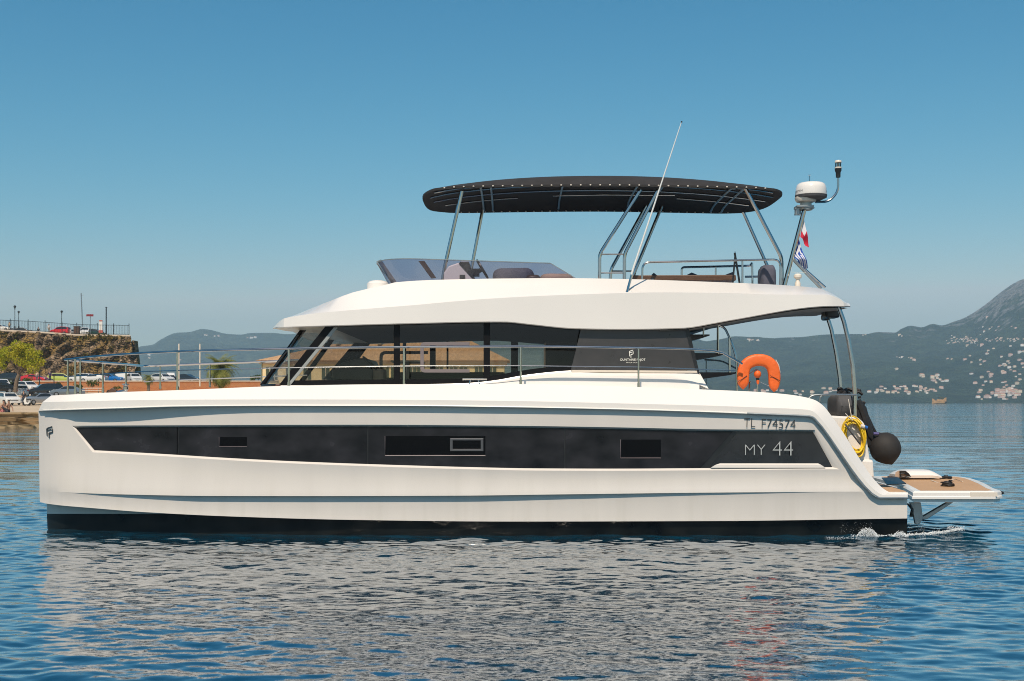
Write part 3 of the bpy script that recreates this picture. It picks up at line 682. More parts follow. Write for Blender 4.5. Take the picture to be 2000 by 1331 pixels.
# bows under the canvas: long battens and cross hoops
for v, ua, ub in ((-.80, -.95, .95), (-.45, -.96, .96), (-.05, -.95, .95), (.4, -.9, .9), (.78, -.55, .55)):
    pts = [bpt(u, v, -0.05 + .70*crown(u, v)) for u in np.linspace(ua, ub, 22)]
    if v == .4: 
        btube('batten', pts[:6], .013, canopy); btube('batten', pts[-6:], .013, canopy)
    elif v == .78: continue
    else: btube('batten', pts, .013, canopy)
btube('batten', [P(x, y, 20.6) for x, y in ((1080,383),(1180,381),(1318,382))], .012, canopy)
for px in (938, 958, 1102, 1253, 1304, 1436, 1459):
    x = (px-1000)*19.1/F; u = (x-bxc)/bhx
    pts = [Vector((x*(1 - .0*k), bpt(u, v).y, zedge(x) - .055 + .70*crown(u, v))) for k, v in enumerate(np.linspace(-.93, .93, 12))]
    btube('hoop', pts, .018, canopy, 'dull_steel')
# posts (near and far), with the vertical lower legs at the middle pair
YP, YQ = 19.15, 21.4
def post(name, pts, r=0.026):
    return btube(name, arc_path(pts, .08), r, yacht, seg=10)
post('bimini_post', [P(902,374,YP), P(869,520,YP), P(862,562,YP)], .03)
post('bimini_post', [P(943,408,YQ), P(921,524,YQ), P(912,545,YQ)], .03)
post('bimini_post', [P(1251,371,YP), P(1171,497,YP), P(1171,560,YP)], .028)
post('bimini_post', [P(1285,371,YP), P(1219.5,497,YP), P(1219.5,560,YP)], .028)
post('bimini_post', [P(1262,402,YQ), P(1193,527,YQ), P(1191,565,YQ)], .03)
post('bimini_post', [P(1293,402,YQ), P(1238,535,YQ), P(1234,565,YQ)], .03)
post('bimini_post', [P(1455,366,YP), P(1526.5,503,YP), P(1528,572,YP)], .030)
post('bimini_post', [P(1447,404,YQ), P(1502,527,YQ), P(1506,560,YQ)], .028)
btube('post_rung', [P(1173,497,YP), P(1219,497,YP)], .011, yacht)
btube('post_rung', [P(1173,533.5,YP), P(1219,533.5,YP)], .011, yacht)
btube('post_rung', [P(1192,530,YQ), P(1236,530,YQ)], .014, yacht, 'dull_steel')
# aft flybridge rails, table and screens
btube('flybridge_rail', arc_path([P(1254.5,560,18.9), P(1254.5,513,18.9), P(1390,510,18.9), P(1524,507,18.9), P(1524,570,18.9)], .12, 8), .016, yacht)
btube('rail_post', [P(1450,511,18.9), P(1450,570,18.9)], .016, yacht)
fr2 = btube('far_flybridge_rail', arc_path([P(1331.5,565,21.8), P(1331.5,522.5,21.8), P(1466,519.5,21.8), P(1469,513,21.8), P(1470,565,21.8)], .05), .02, yacht)
btube('rail_post', [P(1398,522,21.8), P(1398,565,21.8)], .017, yacht)
btube('far_lower_rail', [P(1455,541,21.8), P(1495,540.5,21.8)], .02, yacht, 'dull_steel')
g = MB(); g.prism([P(1236,538,19.9), P(1437,537,19.9), P(1438,548,19.9), P(1236,548,19.9)], (0, 1.0, 0)); g.build('flybridge_table', M['wood'], yacht, bevel=.01)
g = MB(); 
for a, b_, c_ in (((1274,538),(1277,533),(1283,538)), ((1340,538),(1351,532.5),(1364,538)), ((1414,538),(1431,531.5),(1432,538))): g.prism([P(*a,21.0), P(*b_,21.0), P(*c_,21.0)], (0,.5,0))
g.build('folded_cover', M['cushion'], yacht)
btube('screen_arm', [P(1431,555,19.4), P(1436,497,19.4)], .014, yacht, 'black'); btube('screen_arm', [P(1445,556,19.4), P(1435,494,19.4)], .017, yacht, 'black'); btube('screen_arm', [P(1436,497,19.4), P(1435.5,491,19.4)], .006, yacht)
pillow('flybridge_cushion', 1489, 1519, 516, 572, 19.6, .5, M['cushion'], seed=5)
# whip aerial with its bracket and stay
ae = btube('whip_aerial', [P(1226,566,17.7), P(1236,528,17.7), P(1331,239,17.7)], [.014, .016, .006], yacht, seg=8)
ae.data.materials.clear(); ae.data.materials.append(mat('white_aerial', (.75,.74,.70), .4))
g = MB(); g.lathe([(0,.012),(.012,.008),(.012,-.008),(0,-.012)], P(1331.3,238.5,17.7), 8); g.build('aerial_tip', M['black'], ae)
btube('aerial_base', [P(1224,573,17.66), P(1229,555,17.7), P(1234,537,17.7)], .019, ae)
btube('aerial_stay', [P(1228,568,17.72), P(1275,545.5,18.3)], .014, ae, 'dull_steel')
g = MB(); g.box(P(1227.5,571,17.7), (.09,.06,.03)); g.box(P(1228,575,17.7), (.03,.05,.06)); g.build('aerial_bracket', M['dull_steel'], ae, bevel=.006)
# mast with radar, arm and anchor light
YM = 19.0
mast = btube('mast', [P(1530,566,YM), P(1571,410,YM)], .034, yacht, seg=10)
btube('mast_stay', [P(1548,504,YM), P(1554,512,YM), P(1604,564,YM)], .026, mast, 'dull_steel')
btube('mast_stay', [P(1556,512,YM+.4), P(1612,562,YM+.4)], .02, mast)
g = MB(); g.box(P(1570,405,YM), (.26,.24,.03)); g.box(P(1578,408,YM), (.16,.2,.02)); g.build('radar_shelf', M['dull_steel'], mast, bevel=.005)
g = MB(); g.lathe([(.10,-.11),(.085,.0),(.15,.02),(.17,.06),(.17,.09)], P(1574,397,YM), 20); g.build('radar_pedestal', M['cream'], mast, smooth=True)
rd = MB(); c = P(1584, 389, YM); s = YM/F
rd.lathe([(0, -.0),(22*s, 0),(29.5*s, 3*s),(30.5*s, 7*s),(29.3*s, 20*s),(27*s, 27.5*s),(23*s,30.5*s),(12*s,31.6*s),(0,32*s)], c, 40)
radar = rd.build('radar_dome', M['gel'], mast, smooth=True, angle=50)
g = MB(); g.lathe([(0,-.02),(20*s,-.02),(30.0*s, 2*s),(30.9*s, 6.8*s)], c, 40); g.build('radar_base', M['greycover'], mast, smooth=True)
btube('radar_pin', [P(1581,361,YM), P(1581,344,YM)], [.012,.008], mast, seg=6); btube('radar_pin', [P(1579,342.5,YM), P(1583,342.5,YM)], .006, mast, seg=5)
def on_dome(label, ang, h, height, wd):
    """lettering wrapped on the dome at an azimuth"""
    me = text_mesh('radar_lettering', label, height, Matrix.Identity(4), M['dull_steel'], None, width=wd)
    for v in me.data.vertices:
        a = R(ang) + (v.co.x - wd/2)/(30*s); r_ = (30.6 - (h + v.co.y/s)*0.045)*s
        v.co = Vector((c.x - yacht.location.x + r_*math.sin(a), c.y - yacht.location.y - r_*math.cos(a), c.z + h*s + v.co.y))
    me.parent = mast
on_dome('GARMIN', 84, 11, 4.5*s, .22); on_dome('GARMIN', -72, 11, 4.5*s, .22)
btube('light_arm', arc_path([P(1592,395,YM), P(1619,394.5,YM), P(1637,375,YM), P(1637,348,YM)], .16, 8), .019, mast)
g = MB(); g.lathe([(0.036,-.135),(.038,-.06),(.052,-.03),(.052,0)], P(1637,330,YM), 16); al = g.build('light_socket', M['black'], mast, smooth=True)
g = MB(); g.lathe([(.046,0),(.046,.085)], P(1637,329,YM), 16); g.build('light_lens', M['lens'], al, smooth=True)
g = MB(); g.lathe([(0,.125),(.045,.12),(.052,.105),(.052,.085),(0,.085)], P(1637,329,YM), 16); g.lathe([(0,0),(.054,0),(.054,.02),(0,.02)], P(1637,329.5,YM), 16); g.tube([P(1637,329,YM), P(1637,319,YM)], .02, 8); g.build('light_cap', M['cream'], al, smooth=True)
g = MB(); g.lathe([(.05,-.05),(.05,.05)], P(1558,413.5,YM), 14); g.box(P(1558,408,YM), (.10,.10,.02)); g.box(P(1558,419.5,YM), (.09,.09,.015)); g.build('deck_floodlight', M['dull_steel'], mast)
g = MB(); g.lathe([(0,.09),(.04,.085),(.062,.06),(.062,.03),(.03,0),(.03,-.03),(.045,-.06),(.045,-.12)], P(1558,546,18.9), 16); g.build('gps_mushroom', M['cream'], yacht, smooth=True)
# ---- flags (hang from the mast: things of their own)
def flag(name, label, quad, fn, Y, n=22, k=16, fold=.05, ph=0.0):
    a, b, c2, d = [P(x, y, Y) for x, y in quad]          # hoist top, hoist bottom, fly bottom, fly top
    g = MB(); mats = []
    rows = []
    for i in range(n+1):
        t = i/n; row = []
        for j in range(k+1):
            q = j/k; p = (a*(1-q)+b*q)*(1-t) + (d*(1-q)+c2*q)*t
            row.append(p + Vector((0, fold*math.sin(t*7+q*2.2+ph)*(.3+t), .012*math.sin(t*9+q*3+ph))))
        rows.append(row)
    for i in range(n):
        for j in range(k):
            g.m = fn((i+.5)/n, (j+.5)/k); g.add([rows[i][j], rows[i+1][j], rows[i+1][j+1], rows[i][j+1]], [(0,1,2,3)])
    o = g.build(name, [M['flag_white'], M['flag_blue'], M['flag_red']], None, smooth=True, angle=180)
    return tag(o, label, 'flag')
M['flag_white'] = mat('white_flag_cloth', (.62,.62,.66), .8); M['flag_blue'] = mat('blue_flag_cloth', (.012,.065,.34), .8); M['flag_red'] = mat('red_flag_cloth', (.55,.012,.04), .8)
def greek(t, q):
    if t < .42 and q < 5/9: return 0 if (abs(q*9-2.5) < .55 or abs(t/.42*5-2.5) < .55) else 1
    return 1 if int(q*9) % 2 == 0 else 0
flag('national_flag', 'blue and white striped flag with a cross hanging from the radar mast', [(1560,467),(1546.5,496),(1569,527),(1579,524)], greek, YM+.02)
flag('pennant', 'small white and red two band flag flying just under the radar dome', [(1570.5,429),(1563,461),(1576.5,484),(1581,481)], lambda t, q: 0 if (t < .42 and q < .62) else 2, YM+.02, fold=.03, ph=1.3)
hl = MB(); hl.tube([P(1556,455,YM), P(1562,459,YM), P(1571,428,YM)], .003, 4); hl.tube([P(1550,503,YM-.04), P(1545,532,YM-.04), P(1574,533,YM-.04), P(1567,520,YM)], .0025, 4); hl.build('halyard', M['white_letters'], yacht)
# ================================================================ GUARDRAILS
YG = 17.27
def yg(px): return yp(px) + 0.25
top_k = curve([(123,703.5),(180,697),(345,687),(520,682.3),(700,679),(950,677.2),(1010,677),(1250,680),(1340,682),(1388,685),(1400,686),(1413,690.5),(1440,706),(1455,714)])
mid_k = curve([(123,736.5),(300,725.5),(560,719),(750,716),(960,714.5),(1101,716),(1246,717.5),(1400,723),(1440,724)])
rail = empty('guardrail', (0, 0, 0)); rail.parent = yacht; rail.location = (0, 0, 0)
rail.location = Vector((0, 0, 0))
tr_ = [P(x, top_k(x), yg(x)) for x in np.linspace(126, 1450, 70)]
btube('top_rail', tr_, .0165, rail, seg=10)
btube('mid_rail', [P(x, mid_k(x), yg(x)) for x in np.linspace(126, 1436, 50)], .0085, rail, seg=6)
def stanchion(px, Y=None, y0=None, y1=None, r=.0145, px1=None):
    Y = Y or yg(px); y0 = y0 or top_k(px)+1; y1 = y1 or (Ay(float(np.interp(px, [k[1] for k in A], [k[0] for k in A])))+1.5)
    b = MB(); b.tube([P(px, y0, Y), P(px1 or px, y1, Y)], r, 8); b.tube([P(px1 or px, y1-9, Y), P(px1 or px, y1+1, Y)], r*1.45, 8)
    return b.build('stanchion', M['steel'], rail, smooth=True)
for x in (132.5, 346.5, 564, 789, 1017, 1247): stanchion(x)
stanchion(147, y1=771); stanchion(157, yg(157)+.3, 704, 771)
# bow cross rail and the inboard foredeck rail
YI = 20.9
btube('bow_rail', arc_path([P(130,703,yg(130)), P(200,708.5,yg(130)+.9), P(247,712.3,19.6), P(281,715.5,YI), P(390,711.5,YI), P(510,707.3,YI), P(600,703,YI)], .12), .019, rail)
btube('inboard_lower_rail', [P(x, y, YI) for x, y in ((281,746),(358,742.5),(513,736.5),(600,733))], .011, rail)
for x, Y, y0, y1 in ((201,18.9,709,768),(246,19.6,713,766),(313,YI,714,760),(410,YI,711,756),(511,YI,708,756)): stanchion(x, Y, y0, y1)
wn = MB(); s = 18.9/F; c = P(245.5, 764, 19.0); wn.lathe([(0,14.5*s),(7*s,14.2*s),(7.2*s,12.5*s),(4*s,11.5*s),(3.6*s,9*s),(5.3*s,8*s),(5.3*s,3*s),(3.5*s,1*s),(3*s,-3*s)], c, 18)
wn.tube([c, c + Vector((-.14, 0, -.03))], .03, 8); wn.build('windlass', M['steel'], yacht, smooth=True)
hp_ = MB(); hp_.grid([[P(x, y, 19.6), P(x, y, 21.5)] for x, y in ((240,768),(262,761.5),(380,757),(480,752),(489,753.5),(492,760))]); hp_.build('foredeck_hatch', M['cream'], yacht, bevel=.01)
ct = MB(); Yk = 17.45
ct.tube([P(903.5,741.5,Yk), P(951,741.5,Yk)], .014, 8); 
for a, b_ in ((919,916.5),(934,937)): ct.tube([P(a,742,Yk), P(b_,752,Yk)], .010, 6)
ct.tube([P(914,752,Yk), P(940,752,Yk)], .008, 6); ct.build('mooring_cleat', M['steel'], yacht, smooth=True)
# ================================================================ AFT COCKPIT: stairs and rails
YT = 18.6
def tread(x0, x1, yt, th, drop):
    g = MB(); g.prism([P(x0, yt, YT), P(x1, yt, YT), P(x1, yt+2.5, YT), P(x1-10, yt+5.5, YT), P(x0+3, yt+th, YT), P(x0, yt+th, YT)], (0, .95, 0)); g.build('stair_tread', M['black'], yacht)
tread(1342, 1386, 653.5, 14, 0); tread(1348, 1416, 690, 15, 0); tread(1356, 1437, 727.5, 15, 0)
btube('stair_handrail', arc_path([P(1401,634,YT-.05), P(1416,641,YT-.05), P(1430,672,YT-.05), P(1439,703,YT-.05), P(1439.5,768,YT-.05)], .2), .017, yacht)
btube('stair_post', [P(1402,632,YT-.05), P(1402,692,YT-.05)], .017, yacht); btube('stair_post', [P(1425,658,YT-.05), P(1425,728,YT-.05)], .017, yacht); btube('stair_post', [P(1374,636,YT-.05), P(1374,656,YT-.05)], .013, yacht)
btube('stair_far_rail', arc_path([P(1376,703,20.6), P(1410,705,20.6), P(1445,724,20.6)], .1), .014, yacht, 'dull_steel'); btube('stair_post', [P(1379.5,703,20.6), P(1379.5,760,20.6)], .010, yacht, 'dull_steel')
# ---- overhang posts at the stern
btube('overhang_post', [P(x, y, 17.85) for x, y in ((1638,600),(1648,628),(1657,665),(1665,712),(1669,760),(1670.5,826))], .031, yacht, seg=10)
btube('overhang_post', [P(x, y, 18.9) for x, y in ((1613,610),(1624,645),(1633,690),(1640,740),(1644,790))], .030, yacht, seg=10)
g = MB(); g.box(P(1622,612,18.7), (.22,.3,.16)); g.box(P(1612,620,18.9), (.1,.2,.1)); g.build('post_bracket', M['black'], yacht, bevel=.03)
# ---- life ring stand parts
# ================================================================ STERN CORNER
g = MB()
pts = [(1622,812),(1676,815),(1689,827),(1696,872),(1700,900),(1701,928),(1620,928)]
g.prism([P(x, y, 17.75) for x, y in pts], (0, 1.7, 0))
g.prism([P(x, y, 17.72) for x, y in ((1670,898),(1706,898.5),(1708,934),(1670,934))], (0, 1.5, 0))
g.build('transom_locker', M['gel'], yacht, bevel=.03)
btube('stern_rail', arc_path([P(1576,782,17.6), P(1586,772.5,17.6), P(1610,771,17.6), P(1672,771.5,17.8)], .1), .014, yacht, 'dull_steel'); btube('stern_rail_post', arc_path([P(1601,790,17.7), P(1601.5,776,17.7), P(1608,771.5,17.7)], .05), .014, yacht, 'dull_steel')
# ---- stern steps and bathing platform
zp = P(0, 960, 17.1).z
hs = MB(); hs.prism([P(1736,962,17.15), P(1773,962,17.15), P(1773,973,17.15), P(1736,973,17.15)], (0, 3.2, 0)); stp = hs.build('stern_step', M['gel'], yacht)
g = MB(); x0, x1 = P(1738,0,17.3).x, P(1768,0,17.3).x; zt2 = P(0,962,17.15).z; g.prism([Vector((x0-.3,17.27,zt2+.002)), Vector((x1,17.27,zt2+.002)), Vector((x1+.1,18.7,zt2+.002)), Vector((x0-.3,18.7,zt2+.002))], (0,0,.006)); g.build('step_teak', M['teak'], stp)
out = [P(1783,960,17.1), P(1870,960,17.1), P(1942,960,17.1), P(1948,959.5,17.2)]
out = [(P(1783,0,17.1).x,17.1),(6.3,17.1),(P(1943,0,17.1).x,17.1),(6.93,17.25),(7.01,17.7),(7.28,18.7),(7.46,19.5),(7.55,20.0),(7.57,20.45),(7.5,20.6),(7.25,20.65),(6.1,20.65),(5.98,18.9)]
def ins_poly(ps, d):
    n = len(ps); r_ = []
    cx = sum(p[0] for p in ps)/n; cy_ = sum(p[1] for p in ps)/n
    for i in range(n):
        a, b, c2 = Vector(ps[i-1]), Vector(ps[i]), Vector(ps[(i+1) % n])
        n1 = Vector((-(b-a).y, (b-a).x)).normalized(); n2 = Vector((-(c2-b).y, (c2-b).x)).normalized(); nn = (n1+n2).normalized()
        r_.append((b.x+nn.x*d/max(.4, nn.dot(n1)), b.y+nn.y*d/max(.4, nn.dot(n1))))
    return r_
lv = lambda ps, z: [Vector((x, y, z)) for x, y in ps]
i1 = ins_poly(out, .02); i2 = ins_poly(out, .115); o2 = ins_poly(out, -.012); i3 = ins_poly(out, .16)
g = MB(); g.grid([lv(i2, zp-.004), lv(i2, zp+.0), lv(i1, zp), lv(out, zp-.02), lv(out, zp-.068), lv(o2, zp-.078), lv(o2, zp-.108), lv(i1, zp-.112), lv(i1, zp-.155), lv(i3, zp-.16)], close=True); g.poly(lv(i3, zp-.15))
plat = g.build('bathing_platform', M['gel'], yacht, smooth=True, angle=30)
g = MB(); g.poly(lv(i2, zp-.002)); g.build('platform_teak', M['teak'], plat)
g = MB(); g.box((6.62, 17.097, zp-.043), (.38, .012, .058)); g.build('platform_light', M['cream'], plat)
g = MB(); g.lathe([(0,.06),(.022,.03),(.035,.0),(0,-.0)], Vector((6.975,17.4,zp-.045)), 12, Matrix.Rotation(R(90), 3, 'Y')); g.build('bumper', M['rubber'], plat)
g = MB(); g.prism([P(1777,982,17.5), P(1799,982,17.5), P(1803,1013,17.5), P(1797,1024,17.5), P(1788,1024,17.5), P(1784,1004,17.5), P(1784,995,17.5)], (0, .06, 0)); g.build('lift_bracket', M['dull_steel'], plat, bevel=.008)
g = MB(); g.prism([P(1851,981,17.6), P(1863,981,17.6), P(1812,1014,17.6), P(1803,1016,17.6), P(1801,1010,17.6)], (0, .07, 0)); g.build('lift_arm', M['dull_steel'], plat, bevel=.008)
g = MB(); g.prism([P(1770,982,18.1), P(1786,990,18.1), P(1784,1010,18.1), P(1778,1010,18.1), P(1781,996,18.1)], (0,.05,0)); g.build('lift_bracket', M['black'], plat)
dg = MB(); dg.prism([P(1722,934.5,18.8), P(1754,934.5,18.8), P(1770,946,18.2), P(1732,948,18.2)], (0, 0, .012)); dg.build('boarding_ladder', M['black'], stp)
# ================================================================ THINGS ON BOARD
def hang(o, label, cat): return tag(o, label, cat)
# horseshoe buoy
hb_ = empty('horseshoe_buoy', P(1482, 760, 17.42)); tag(hb_, 'orange horseshoe life buoy hung on the stern rail of the yacht', 'life buoy')
cen = [(1452,752),(1451,742),(1451.5,728),(1454,717),(1461,709),(1471,704.5),(1482,703),(1494,704.5),(1503,709),(1509,717),(1512,728),(1513,742),(1511,757)]
cl = [P(x, y, 17.42) for x, y in cen]
g = MB(); rings = []
n = len(cl)
for i in range(n):
    t = (cl[min(i+1,n-1)]-cl[max(i-1,0)]).normalized(); a = Vector((t.z, 0, -t.x))
    e = 0.86 if i in (0, n-1) else 1.0
    ring = []
    for k in range(14):
        q = 2*math.pi*k/14; sg = lambda v, ex: math.copysign(abs(v)**ex, v)
        ring.append(cl[i] + a*sg(math.cos(q), .6)*0.089*e + Vector((0, sg(math.sin(q), .6)*.06*e, 0)))
    rings.append(ring)
g.grid(rings, close=True)
for k, sgn in ((0, 1), (-1, 1)):
    cap = cl[k] + Vector((0.004*(1 if k else -1), 0, -.07)); g.grid([rings[k], [cap*0.6 + p*0.4 for p in rings[k]], [cap + (p-cap)*.05 for p in rings[k]]], close=True)
g.build('foam_body', M['orange'], hb_, smooth=True, angle=180, subsurf=1)
for seam in ([(1441,746),(1451,740),(1459,734)], [(1504,734),(1512,738),(1523,744)]):
    g = MB(); g.tube([P(x, y, 17.355) for x, y in seam], .004, 5); g.build('webbing', M['rubber'], hb_)
g = MB(); g.tube([P(1515,703,17.4), P(1521,714,17.4), P(1523.5,728,17.4)], .007, 5); g.build('piping', M['cream'], hb_)
hs2 = MB(); 
hs2.tube([P(1439.6,708,17.5), P(1439.6,765,17.5)], .011, 6); hs2.tube([P(1463,768,17.5), P(1464,748,17.5), P(1466,746,17.5)], .011, 6); hs2.tube([P(1440,745,17.38), P(1478,721,17.46)], .004, 5); hs2.tube([P(1484,746,17.46), P(1508,757,17.4)], .004, 5)
hs2.build('buoy_bracket', M['steel'], yacht)
rl_ = empty('rescue_light', P(1480, 770, 17.46)); tag(rl_, 'small orange rescue light on a thin pole inside the horseshoe buoy', 'rescue light')
btube('pole', [P(1479,770,17.46), P(1479.5,745,17.46)], .012, rl_, seg=8)
g = MB(); s = 17.46/F; g.lathe([(0,7.5*s),(3.6*s,6.8*s),(6.3*s,4*s),(7.1*s,1*s),(7*s,-2*s),(5.8*s,-5*s),(3.4*s,-7.5*s),(0,-8*s)], P(1479.5,731,17.46), 18); g.build('lamp_head', M['orange'], rl_, smooth=True)
g = MB(); g.lathe([(0,3*s),(2.6*s,2.4*s),(3.4*s,0)], P(1479.5,724.8,17.46), 14); g.build('lens', M['cream'], rl_, smooth=True)
g = MB(); g.lathe([(2.8*s,1.6*s),(3.2*s,0),(3*s,-5*s),(2.2*s,-7*s)], P(1480,739,17.46), 12); g.build('collar', M['black'], rl_, smooth=True)
g = MB(); g.lathe([(2.9*s,0),(3*s,-3*s),(1.8*s,-8*s)], P(1480.3,743,17.455), 12); g.build('battery_case', M['orange'], rl_, smooth=True)
# yellow shore power cable
cb_ = empty('power_cable', P(1668, 890, 17.66)); tag(cb_, 'coil of yellow shore power cable hung on the white stern locker', 'cable')
r_ = random.Random(3)
g = MB()
for k in range(13):
    cx, cy2 = 1668 + r_.uniform(-2.5, 2.5), 852 + r_.uniform(-4, 5); ax_, bx_ = 19.5 + r_.uniform(-3.5, 3), 33 + r_.uniform(-5, 3); tl_ = R(-14 + r_.uniform(-7, 7)); Yk = 17.62 + r_.uniform(0, .1)
    pts = []
    for q in np.linspace(0, 2*math.pi, 40):
        u, v = ax_*math.cos(q), bx_*math.sin(q); v += 2*math.sin(2*q+k)
        pts.append(P(cx + u*math.cos(tl_) - v*math.sin(tl_), cy2 + u*math.sin(tl_) + v*math.cos(tl_), Yk + .02*math.sin(q*3+k)))
    g.tube(pts, .0105, 6, cap=False)
g.build('coiled_cable', M['yellow'], cb_, smooth=True)
g = MB(); g.tube([P(1651,829,17.57), P(1664,847,17.555), P(1680,868,17.57)], .014, 6); g.build('strap', M['greycover'], cb_)
g = MB(); g.tube([P(1664,820,17.62), P(1657,780,17.66)], .006, 5); g.tube([P(1651,808,17.62), P(1660,817,17.6), P(1666,822,17.6)], .006, 5); g.build('lanyard', M['cream'], cb_)
g = MB(); g.tube([P(1681,832,17.6), P(1688,834,17.6)], .028, 10); pl = g.build('plug', M['cream'], cb_, smooth=True)
g = MB(); g.tube([P(1688,833.5,17.6), P(1694,836,17.6)], .024, 10); g.build('plug_cap', mat('blue_plug_cap', (.02,.12,.40), .4), pl, smooth=True)
# bundled awning on the stern
aw = empty('rolled_awning', P(1642, 815, 18.3)); tag(aw, 'dark grey rolled cover bundle resting on the yacht stern corner', 'cover bundle')
g = MB(); rws = []
for i, q in enumerate(np.linspace(-1, 1, 15)):
    rr = (1-abs(q)**6)**.5; rws.append([P(1642,793,18.3) + Vector((.135*math.copysign(abs(math.cos(a))**.6, math.cos(a))*(0.7+.3*rr) , .34*q, .172*math.copysign(abs(math.sin(a))**.6, math.sin(a))*(0.85+.15*rr)*rr**.5 + .006*math.sin(5*a+i))) for a in np.linspace(0, 2*math.pi, 21)[:-1]])
g.grid(rws, close=True); g.poly(rws[0]); g.poly(rws[-1]); g.build('roll', M['greycover'], aw, smooth=True, angle=60)
g = MB(); rr_ = random.Random(8)
for k in range(26):
    p = P(1634 + rr_.uniform(0, 36), 767 + rr_.uniform(-4, 5), 18.3 + rr_.uniform(-.1, .3)); q = p + Vector((rr_.uniform(-.12,.12), rr_.uniform(-.1,.1), rr_.uniform(-.03,.03))); g.tube([p, (p+q)/2 + Vector((0,0,.03)), q], .022, 5)
g.build('lashing', M['rubber'], aw, smooth=True)
# fender with black cover on its lanyard
fd = empty('fender', P(1729, 908, 17.95)); tag(fd, 'big round black covered fender hanging off the stern by a dark strap', 'fender')
g = MB(); c = P(1729, 876, 17.95); s = 17.95/F; axis = (P(1733, 908, 17.95) - P(1710, 852, 17.95)).normalized(); rot = Vector((0, 0, 1)).rotation_difference(-axis).to_matrix()
g.lathe([(0, 31*s),(7*s,30*s),(16*s,27*s),(24*s,20*s),(28.5*s,11*s),(30*s,0),(29*s,-9*s),(25*s,-17*s),(18*s,-24*s),(9*s,-30*s),(2*s,-34*s),(0,-35*s)], c, 32, rot); g.build('cover', mat('black_fender_cover', (.02,.017,.015), .75, var=.2, scale=6, bump=.2, bscale=120), fd, smooth=True, angle=180)
g = MB(); 
for k, pts in enumerate(([(1675,783),(1684,800),(1692,825),(1700,850),(1712,864)], [(1671,790),(1678,815),(1688,838),(1697,862),(1706,880)], [(1680,785),(1690,806),(1704,836),(1716,858)], [(1690,830),(1703,846),(1722,850)])):
    g.tube([P(x, y, 17.95 + .04*k) for x, y in pts], [.05, .07, .06, .06, .04][:len(pts)] if k < 2 else .03, 8)
for k in range(18): 
    p = P(1673 + r_.uniform(-3, 12), 782 + r_.uniform(-5, 24), 18 + r_.uniform(-.05, .1)); g.tube([p, p + Vector((r_.uniform(-.06,.06), 0, r_.uniform(-.09,.09)))], .025, 5)
g.build('strap', M['rubber'], fd, smooth=True)
g = MB(); g.tube([P(1706,847,17.86), P(1716,847.5,17.86)], .018, 8); g.build('buckle', mat('violet_clip', (.12,.10,.25), .4), fd)
# white locker lid at the far edge of the platform
Yd = 20.0; zt3 = zp
dn = empty('tender_chock', Vector((P(1785,0,Yd).x, Yd, zp))); tag(dn, 'white rounded moulded chest with open tan end lying on the bathing platform', 'chest')
s = Yd/F; xs = [P(1747,0,Yd).x, P(1752,0,Yd).x, P(1760,0,Yd).x, P(1775,0,Yd).x, P(1808,0,Yd).x, P(1818,0,Yd).x, P(1827,0,Yd).x]
hz = [5*s, 10*s, 13*s, 14.5*s, 14.5*s, 11*s, 5*s]; g = MB(); rws = []
for x, h in zip(xs, hz):
    rws.append([Vector((x, Yd + y, zp + .025 + z)) for y, z in ((-.30, 0), (-.31, h*.35), (-.25, h*.8), (-.14, h), (.14, h), (.25, h*.8), (.31, h*.35), (.30, 0))])
g.grid(rws, close=True); g.poly(rws[0]); g.poly(rws[-1]); g.build('shell', M['gel'], dn, smooth=True, angle=40)
g = MB(); g.grid([[P(1748,930,Yd-.33), P(1749,923,Yd-.33), P(1755,919.5,Yd-.33), P(1765,919.5,Yd-.33), P(1776,927,Yd-.33)], [P(1748,931,Yd-.33), P(1755,932,Yd-.33), P(1762,932.5,Yd-.33), P(1768,932.5,Yd-.33), P(1777,932,Yd-.33)]]); g.build('end_cap', M['tan'], dn)
g = MB(); 
for pts in ([(1757,921),(1768,921),(1774,926),(1777,930)], [(1757,926),(1766,925),(1773,929)], [(1759,921),(1758,932)], [(1757,932),(1770,933),(1779,931)]): g.tube([P(x, y, Yd-.35) for x, y in pts], .012, 5)
g.build('handle', M['black'], dn)
g = MB(); g.box((P(1783,0,Yd-.2).x, Yd, zp+.012), (.55, .5, .022)); g.build('base', M['brownleather'], dn)
# rope heaps and line on the platform
def heap(name, label, c, rad, n, m, seed, h=.05, cat='rope'):
    q = random.Random(seed); g = MB()
    for k in range(n):
        a = q.uniform(0, 6.28); pts = []
        rr = q.uniform(.2, 1)*rad; cx, cy2 = q.uniform(-.3,.3)*rad, q.uniform(-.3,.3)*rad
        for t in np.linspace(0, 4.5, 14): pts.append(Vector((c.x + cx + rr*math.cos(a+t), c.y + cy2 + rr*.8*math.sin(a+t), c.z + .012 + h*(k/n)*(1-rr/rad*.6))))
        g.tube(pts, .011, 5)
    return tag(g.build(name, m, None, smooth=True), label, cat)
heap('rope_heap', 'small heap of black rope in the middle of the teak platform', Vector((P(1852,0,18.1).x, 18.1, zp)), .085, 16, M['rubber'], 5, .10)
heap('dark_line', 'tangle of dark line by the far rim of the teak platform', Vector((P(1847,0,19.9).x, 19.9, zp)), .10, 8, M['rubber'], 6, .05)
g = MB(); g.tube([P(1818,938,19.3), P(1836,945,18.9), P(1850,941,18.9), P(1864,936,19.3), P(1880,941,19.0)], .008, 5); tag(g.build('white_line', M['cream'], None, smooth=True), 'loose pale line zigzagging across the teak platform', 'rope')
